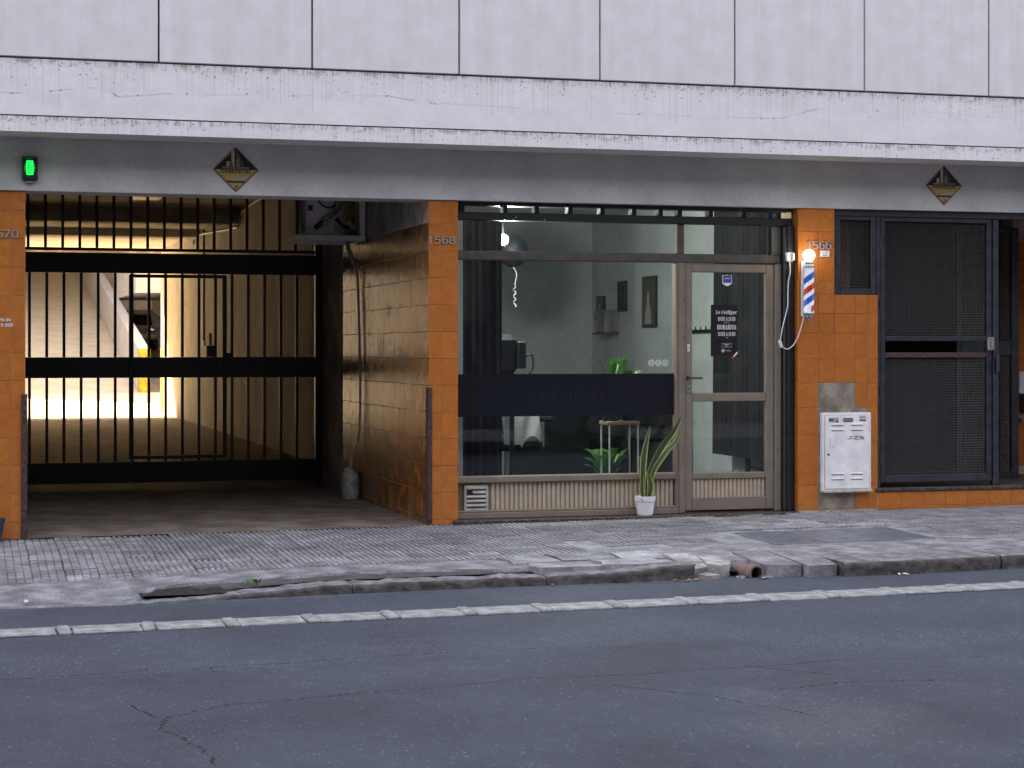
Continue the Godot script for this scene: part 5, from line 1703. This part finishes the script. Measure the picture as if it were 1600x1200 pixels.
	for k in 3:
		var x0: float = [5.27, 5.655, 6.06][k]
		var x1: float = [5.65, 6.055, 6.48][k]
		var zc := 1.57
		var xc := (x0 + x1) / 2
		var c := thing("chamber_cover", ["checkered steel pavement cover, nearest the shop of three", "smoother middle one of three steel pavement covers", "checkered steel pavement cover, nearest the entrance gate of three"][k], "cover", Vector3(xc, walk_y(xc, zc) + 0.002, zc), "steel covers in the pavement")
		c.rotation = Vector3(0.013, 0, 0.0078)
		var hw := (x1 - x0) / 2 - 0.003
		put("plate", cbox(Vector3(2 * hw, 0.02, 0.74), 0.003), M.cover, c, Vector3(0, -0.008, 0))
		var s := st()
		for i in int(hw * 2 / 0.03):
			for j in 24:
				var a := PI / 4 if (i + j) % 2 == 0 else -PI / 4
				var p := Vector3(-hw + 0.015 + i * 0.03, 0.002, -0.355 + j * 0.03)
				var d := Vector3(cos(a), 0, sin(a)) * 0.012
				var e := Vector3(-sin(a), 0, cos(a)) * 0.004
				var u := Vector3.UP * 0.002
				quad(s, p - d, p - e + u, p + d, p + e + u)
				tri(s, p - d, p + e + u, p - e + u)
				tri(s, p - d, p + e, p + e + u)
				tri(s, p + d, p + e + u, p + e)
		if k != 1:
			put("tread_pattern", s.commit(), M.cover, c).set_meta("kind", "stuff")
		cpart("lifting_slot", -0.03, 0.03, 0.0022, 0.0026, 0.2, 0.215, M.black, c, 0.0002)
	build_litter()

func build_meter():
	var c := thing("meter_cabinet", "white metal gas meter cabinet with stickers set in the tiled wall", "cabinet", Vector3(6.516, 0.201, 0.0))
	var W := 0.426
	var H := 0.63
	cpart("case", 0.0, W, 0.0, H, -0.05, 0.035, M.white_worn, c, 0.004)
	cpart("door", 0.022, W - 0.02, 0.026, H - 0.022, 0.0352, 0.044, M.white_worn, c, 0.003)
	cpart("bottom_lip", -0.004, W + 0.004, -0.004, 0.018, 0.03, 0.06, M.offwhite, c, 0.004)
	for e in [[0.02, 0.022, 0.024, H - 0.02], [W - 0.02, W - 0.018, 0.024, H - 0.02]]:
		cpart("door_gap", e[0], e[1], e[2], e[3], 0.035, 0.0362, M.black, c, 0.0003)
	cpart("door_gap", 0.02, W - 0.018, H - 0.022, H - 0.020, 0.035, 0.0362, M.black, c, 0.0003)
	for x in [0.075, 0.245]:
		for y in [0.49, 0.53, 0.10, 0.14]:
			var l := cpart("louvre", x, x + 0.105, y, y + 0.012, 0.0415, 0.052, M.white_worn, c, 0.003)
			l.rotation.x = 0.35
			cpart("louvre_slot", x + 0.002, x + 0.103, y - 0.004, y, 0.0441, 0.0446, M.black, c, 0.0002)
	for y in [0.1, 0.52]:
		put("hinge", lathe([Vector2(0.001, -0.03), Vector2(0.006, -0.03), Vector2(0.006, 0.03), Vector2(0.001, 0.03)], 10), M.white_worn, c, Vector3(W - 0.012, y, 0.04))
	put("lock", lathe([Vector2(0.001, 0.0), Vector2(0.009, 0.0), Vector2(0.008, 0.006), Vector2(0.001, 0.006)], 14), M.black, c, Vector3(0.048, 0.30, 0.044), Vector3(PI / 2, 0, 0))
	cpart("blue_sticker", 0.05, 0.135, 0.552, 0.592, 0.0441, 0.0447, M.print_grey, c, 0.0002)
	cpart("blue_sticker_print", 0.054, 0.09, 0.566, 0.582, 0.0447, 0.0451, M.navy, c, 0.0001)
	cpart("blue_sticker_corner", 0.118, 0.133, 0.554, 0.57, 0.0447, 0.0451, M.black, c, 0.0001)
	put("grey_label", prism([Vector2(0.172, 0.572), Vector2(0.182, 0.556), Vector2(0.262, 0.556), Vector2(0.262, 0.588), Vector2(0.182, 0.588)], 0.0441, 0.0448), M.digit, c)
	lettering(c, "METROGAS", Vector3(0.222, 0.572, 0.0449), 0.012, M.print_grey, "Droid Sans", true, 1.0, 0.0, 0.0003)
	cpart("red_label_top", 0.32, 0.374, 0.582, 0.604, 0.0441, 0.0447, mat(L(0.5, 0.3, 0.22), 0.6), c, 0.0002)
	cpart("red_label_base", 0.318, 0.376, 0.562, 0.576, 0.0441, 0.0447, M.digit, c, 0.0002)
	# torn remains of a sticker
	var rg := RandomNumberGenerator.new()
	rg.seed = 4
	var torn := Node3D.new()
	torn.name = "torn_sticker"
	c.add_child(torn)
	for k in 26:
		var x := rg.randf_range(0.215, 0.352)
		var y := rg.randf_range(0.415, 0.445)
		var a := rg.randf() * TAU
		var pts := []
		for q in 5:
			pts.append(Vector2(x, y) + Vector2(cos(a + q * TAU / 5), sin(a + q * TAU / 5) * 0.7) * rg.randf_range(0.004, 0.012))
		put("scrap", prism(pts, 0.0441, 0.0444 + 0.00003 * k), [M.digit, M.cement, M.offwhite, M.weed][k % 4], torn)
	for e in [[0.06, 0.063, 0.36, 0.44], [0.12, 0.122, 0.37, 0.44], [0.063, 0.12, 0.36, 0.362]]:
		cpart("old_sticker_edge", e[0], e[1], e[2], e[3], 0.0441, 0.0444, M.cement, c, 0.0001)

func build_air_conditioner():
	var a := thing("air_conditioner", "grey air conditioner unit in a steel frame under the driveway ceiling", "air conditioner", Vector3(2.9, 2.27, -2.5))
	var o := a.position
	cpart("body", -0.12, 0.24, 0.05, 0.80, -0.45, 0.1, M.offwhite, a, 0.012)
	cpart("front_panel", -0.10, 0.15, 0.07, 0.40, 0.1005, 0.115, M.white_worn, a, 0.006)
	cpart("bottom_bar", -0.21, 0.39, 0.0, 0.045, 0.21, 0.27, M.white, a, 0.004)
	cpart("right_bar", 0.345, 0.39, 0.045, 1.15, 0.215, 0.265, M.white, a, 0.004)
	cpart("left_bar", -0.21, -0.18, 0.045, 1.15, 0.215, 0.245, M.black_steel, a, 0.004)
	cpart("rear_bar", -0.21, 0.39, 0.0, 0.045, -0.45, -0.4, M.white, a, 0.004)
	for x in [-0.2, 0.36]:
		cpart("cross_bar", x, x + 0.03, 0.005, 0.04, -0.4, 0.21, M.white, a, 0.003)
	put("foil_duct", tube([Vector3(-0.155, 0.05, 0.1), Vector3(-0.155, 0.45, 0.1)], 0.032, 14), M.chrome, a)
	put("red_blue_label", prism([Vector2(-0.088, 0.26), Vector2(-0.04, 0.26), Vector2(-0.04, 0.31), Vector2(-0.088, 0.31)], 0.1155, 0.116), M.navy, a)
	put("label_red_half", prism([Vector2(-0.088, 0.26), Vector2(-0.045, 0.26), Vector2(-0.088, 0.30)], 0.1161, 0.1165), M.red, a)
	put("pipe", tube(curve([Vector3(0.02, 0.16, 0.12), Vector3(0.06, 0.19, 0.16), Vector3(0.14, 0.27, 0.17), Vector3(0.2, 0.42, 0.15)]), 0.018), M.jug, a)
	put("pipe", tube(curve([Vector3(0.0, 0.12, 0.12), Vector3(0.08, 0.17, 0.18), Vector3(0.2, 0.26, 0.2), Vector3(0.26, 0.42, 0.16)]), 0.018), M.jug, a)
	put("pipe_joint", tube([Vector3(-0.02, 0.11, 0.125), Vector3(0.05, 0.165, 0.16)], 0.024), M.black, a)
	put("loose_wire", tube(curve([Vector3(0.0, 0.36, 0.12), Vector3(0.05, 0.3, 0.14), Vector3(0.12, 0.29, 0.13), Vector3(0.16, 0.34, 0.12)]), 0.007, 6), M.black, a)
	put("cable_bundle", tube(curve([Vector3(0.16, 0.22, 0.12), Vector3(0.2, 0.14, 0.16), Vector3(0.28, 0.12, 0.14), Vector3(0.32, 0.2, 0.1)]), 0.014, 6), M.black, a)
	put("drain_cap", cbox(Vector3(0.05, 0.09, 0.05), 0.015), M.jug, a, Vector3(0.29, 0.15, 0.14), Vector3(0, 0, 0.6))
	var h := thing("drain_hose", "thin grey drain hose running down the tiled driveway wall into a jug", "hose", Vector3(3.27, 0.3, -2.6))
	var pts := []
	for q in [[3.16, 2.42, -2.36], [3.165, 2.30, -2.4], [3.2, 2.2, -2.5], [3.26, 2.08, -2.55], [3.292, 1.95, -2.58], [3.296, 1.59, -2.54], [3.296, 1.03, -2.48], [3.292, 0.6, -2.52], [3.25, 0.42, -2.56], [3.225, 0.32, -2.56], [3.22, 0.28, -2.55]]:
		pts.append(Vector3(q[0], q[1], q[2]) - h.position)
	put("lower_hose", tube(curve(pts), 0.011, 8), M.jug, h)
	put("upper_sleeve", tube(curve(pts.slice(0, 4)), 0.02, 8), M.grey, h)
	var j := thing("plastic_jug", "dull white plastic jug on the driveway floor under the drain hose", "jug", Vector3(3.225, 0.016, -2.55))
	put("body", lathe([Vector2(0.001, 0.0), Vector2(0.066, 0.0), Vector2(0.075, 0.012), Vector2(0.076, 0.19), Vector2(0.068, 0.225), Vector2(0.04, 0.255), Vector2(0.022, 0.266), Vector2(0.02, 0.29), Vector2(0.016, 0.29), Vector2(0.016, 0.27)], 24), M.jug, j)
	put("grip", tube(curve([Vector3(-0.06, 0.225, 0.0), Vector3(-0.05, 0.27, 0.0), Vector3(-0.02, 0.275, 0.0)]), 0.009, 8), M.jug, j)

func lump_mesh(r: Vector3, seed_: int, k := 0.25) -> ArrayMesh:
	var nn := FastNoiseLite.new()
	nn.seed = seed_
	nn.frequency = 1.1
	var f := func(u: float, v: float):
		var a: float = u * TAU
		var b: float = (v - 0.5) * PI
		var d := Vector3(cos(b) * cos(a), -sin(b), cos(b) * sin(a))
		var s := 1.0 + k * nn.get_noise_3dv(d * 1.6) + 0.4 * k * nn.get_noise_3dv(d * 5.0)
		d = Vector3(signf(d.x) * pow(absf(d.x), 0.7), signf(d.y) * pow(absf(d.y), 0.7), signf(d.z) * pow(absf(d.z), 0.7))
		return d * r * s
	return grid(28, 16, f)

func build_litter():
	var l := thing("cement_lump", "whitish broken lump of cement at the kerb beside the pipe", "rubble", Vector3(4.50, -0.055, 2.56))
	# a cracked crust of pale cement: three angular pieces, tipped towards the gutter
	for q in [[[[-0.16, 0.25], [-0.06, 0.27], [0.02, 0.24], [0.0, 0.02], [-0.03, -0.12], [-0.12, -0.17], [-0.15, -0.06]], 0.05, 0.0], [[[0.025, 0.25], [0.12, 0.22], [0.17, 0.1], [0.15, -0.04], [0.1, -0.15], [0.04, -0.2], [-0.02, -0.12], [0.005, 0.02]], 0.055, 0.004], [[[-0.11, -0.18], [-0.03, -0.13], [0.035, -0.205], [-0.02, -0.235], [-0.08, -0.225]], 0.03, -0.014]]:
		var poly := []
		for v in q[0]:
			poly.append(Vector2(v[0], v[1]) * 1.05 + Vector2(rng.randfn(0, 0.006), rng.randfn(0, 0.006)))
		put("crust", prism(poly, -0.05, q[1]), M.lump, l, Vector3(0, q[2] - 0.012, 0), Vector3(-PI / 2 + 0.07 + rng.randfn(0, 0.03), rng.randfn(0, 0.05), 0))
	var p := thing("drain_pipe", "broken reddish clay drain pipe end sticking out of the kerb", "pipe", Vector3(4.735, -0.066, 2.765))
	var s := st()
	var a := lathe([Vector2(0.05, -0.14), Vector2(0.052, 0.08), Vector2(0.041, 0.08), Vector2(0.04, -0.14)], 20)
	s.append_from(a, 0, Transform3D.IDENTITY)
	put("pipe", s.commit(), M.clay, p, Vector3.ZERO, Vector3(PI / 2, 0.12, 0))
	put("hollow", lathe([Vector2(0.001, 0.0), Vector2(0.04, 0.0)], 16), M.black, p, Vector3.ZERO, Vector3(PI / 2, 0.12, 0))
	for q in [[4.84, -0.08, 2.70, 0.06], [4.655, -0.105, 2.80, 0.035], [4.81, -0.1, 2.86, 0.035], [4.36, -0.075, 2.6, 0.09]]:
		var r := thing("rubble_stone", ["dark broken kerb stone right of the clay pipe", "small broken stone left of the clay pipe", "small pale stone in the gutter by the clay pipe", "dark broken kerb end left of the cement lump"][count.get(str(get_instance_id()) + "rubble_stone", 0)], "stone", Vector3(q[0], q[1], q[2]), "broken stones at the drain pipe")
		put("stone", lump_mesh(Vector3(q[3], q[3] * 0.6, q[3]), 20 + int(q[0] * 10), 0.4), M.kerb_dark if q[3] > 0.04 else M.walk_cement, r)
	var rg := RandomNumberGenerator.new()
	rg.seed = 15
	var spots := [[4.20, 2.85, 0], [4.33, 2.86, 0], [4.27, 2.88, 0], [3.42, 2.80, 0], [2.43, 2.53, 0], [5.62, 3.05, 1], [5.66, 3.06, 1], [0.32, 2.66, 1], [1.62, 2.52, 2], [1.66, 2.53, 2], [4.75, 2.93, 1]]
	var names := ["orange dry leaf scrap in the gutter below the cement lump", "orange dry leaf scrap in the gutter beside the lump's middle", "orange dry leaf scrap nearest the clay pipe", "single orange leaf at the kerb in front of the window", "tiny dry leaf caught in the kerb crack", "pale litter scrap at the tall kerb stone", "second pale scrap at the tall kerb stone", "small white paper scrap on the driveway apron", "green weed tuft in the kerb crack", "smaller green weed beside the tuft in the crack", "pale scrap in the gutter before the pipe"]
	for i in spots.size():
		var q: Array = spots[i]
		var y := (road_y(q[0], q[1]) if q[1] > 2.78 else walk_y(q[0], q[1])) + 0.012
		if q[2] == 2:
			y = walk_y(q[0], q[1]) - 0.03
		var t := thing(["dry_leaf", "litter_scrap", "weed"][q[2]], names[i], ["leaf", "litter", "weed"][q[2]], Vector3(q[0], y, q[1]))
		var m: Material = [M.dry_leaf, M.litter, M.weed][q[2]]
		if q[2] == 2:
			for k in 7:
				var d := Vector3(rg.randfn(0, 1), 0, rg.randfn(0, 1)).normalized()
				put("blade", leaf_mesh(Vector3.ZERO, d, 0.04, 0.05, 0.009), m, t)
		else:
			var w := rg.randf_range(0.016, 0.032)
			var f := func(u: float, v: float): return Vector3((u - 0.5) * w * 2.0, 0.006 * sin(u * 3.0 + i) * sin(v * 2.5), (v - 0.5) * w * (1.0 - absf(u - 0.5)))
			put("scrap", grid(5, 4, f), m, t, Vector3.ZERO, Vector3(0, rg.randf() * TAU, 0))

# ------------------------------------------------------------------ what stands outside the frame and shades or is mirrored
func build_outside():
	var n := thing("neighbour_building", "plain rendered block adjoining the apartment building on the left", "building", Vector3(-14, 0, 0))
	wall("wall", -26.0, -0.02, -0.5, 27.0, -14.0, 0.3, M.opposite, n)
	var n2 := thing("neighbour_building", "plain rendered block adjoining the apartment building on the right", "building", Vector3(12.2, 0, 0))
	wall("wall", 0.02, 22.0, -0.5, 27.0, -14.0, 0.3, M.opposite, n2)
	var o := thing("opposite_building", "shaded stone building across the street, seen only mirrored in the glass", "building", Vector3(0, 0, 17.2))
	wall("wall", -30, 30, -0.4, 11.0, 0.25, 8.0, M.opposite, o)
	for k in range(-9, 10):
		for j in 3:
			var x := k * 3.1
			var y := 0.9 + j * 3.4
			var f := cpart("window", x - 0.7, x + 0.7, y, y + 2.0, 0.22, 0.27, M.opposite_glass, o, 0.01)
			cpart("sill", -0.8, 0.8, -1.08, -1.0, -0.12, 0.02, M.opposite, f, 0.01)
	build_suv()

func build_suv():
	var c := thing("parked_car", "dark grey high-roofed car parked across the street, seen only mirrored in the shop window", "car", Vector3(6.8, -0.06, 10.95))
	var paint := mat(L(0.10, 0.11, 0.13), 0.2)
	paint.clearcoat_enabled = true
	paint.clearcoat = 1.0
	paint.clearcoat_roughness = 0.05
	var body := [Vector2(-2.15, 0.35), Vector2(2.15, 0.32), Vector2(2.24, 0.55), Vector2(2.22, 0.9), Vector2(2.05, 1.04), Vector2(1.05, 1.16), Vector2(0.6, 1.2), Vector2(-2.1, 1.24), Vector2(-2.22, 0.9), Vector2(-2.2, 0.45)]
	put("body", prism(body, -0.9, 0.9), paint, c)
	# cabin narrows towards the roof
	var lo := [Vector3(1.1, 1.17, 0.86), Vector3(-2.06, 1.22, 0.86), Vector3(-2.06, 1.22, -0.86), Vector3(1.1, 1.17, -0.86)]
	var hi := [Vector3(0.4, 1.70, 0.68), Vector3(-1.75, 1.72, 0.68), Vector3(-1.75, 1.72, -0.68), Vector3(0.4, 1.70, -0.68)]
	var s := st()
	for i in 4:
		var j := (i + 1) % 4
		quad(s, lo[j], lo[i], hi[i], hi[j])
	put("glasshouse", s.commit(), M.opposite_glass, c)
	put("roof", prism([Vector2(0.46, 1.69), Vector2(0.3, 1.77), Vector2(-1.6, 1.79), Vector2(-1.82, 1.70)], -0.7, 0.7), paint, c)
	for sz in [-1.0, 1.0]:
		put("front_pillar", tube([Vector3(1.08, 1.18, 0.86 * sz), Vector3(0.42, 1.71, 0.69 * sz)], 0.035, 6), paint, c)
		put("middle_pillar", tube([Vector3(-0.35, 1.2, 0.865 * sz), Vector3(-0.38, 1.71, 0.69 * sz)], 0.04, 6), paint, c)
		put("rear_pillar", tube([Vector3(-1.5, 1.2, 0.865 * sz), Vector3(-1.45, 1.71, 0.69 * sz)], 0.05, 6), paint, c)
		put("headlight", cbox(Vector3(0.12, 0.16, 0.34), 0.05), M.chrome, c, Vector3(2.2, 0.82, 0.66 * sz))
		for x in [-1.35, 1.4]:
			var w := put("wheel", lathe([Vector2(0.001, -0.11), Vector2(0.33, -0.11), Vector2(0.36, -0.07), Vector2(0.36, 0.07), Vector2(0.33, 0.11), Vector2(0.001, 0.11)]), M.tyre, c, Vector3(x, 0.36, 0.82 * sz), Vector3(PI / 2, 0, 0))
			put("rim", lathe([Vector2(0.001, -0.125), Vector2(0.22, -0.12), Vector2(0.24, -0.1), Vector2(0.24, 0.1), Vector2(0.22, 0.12), Vector2(0.001, 0.125)]), M.steel, w)
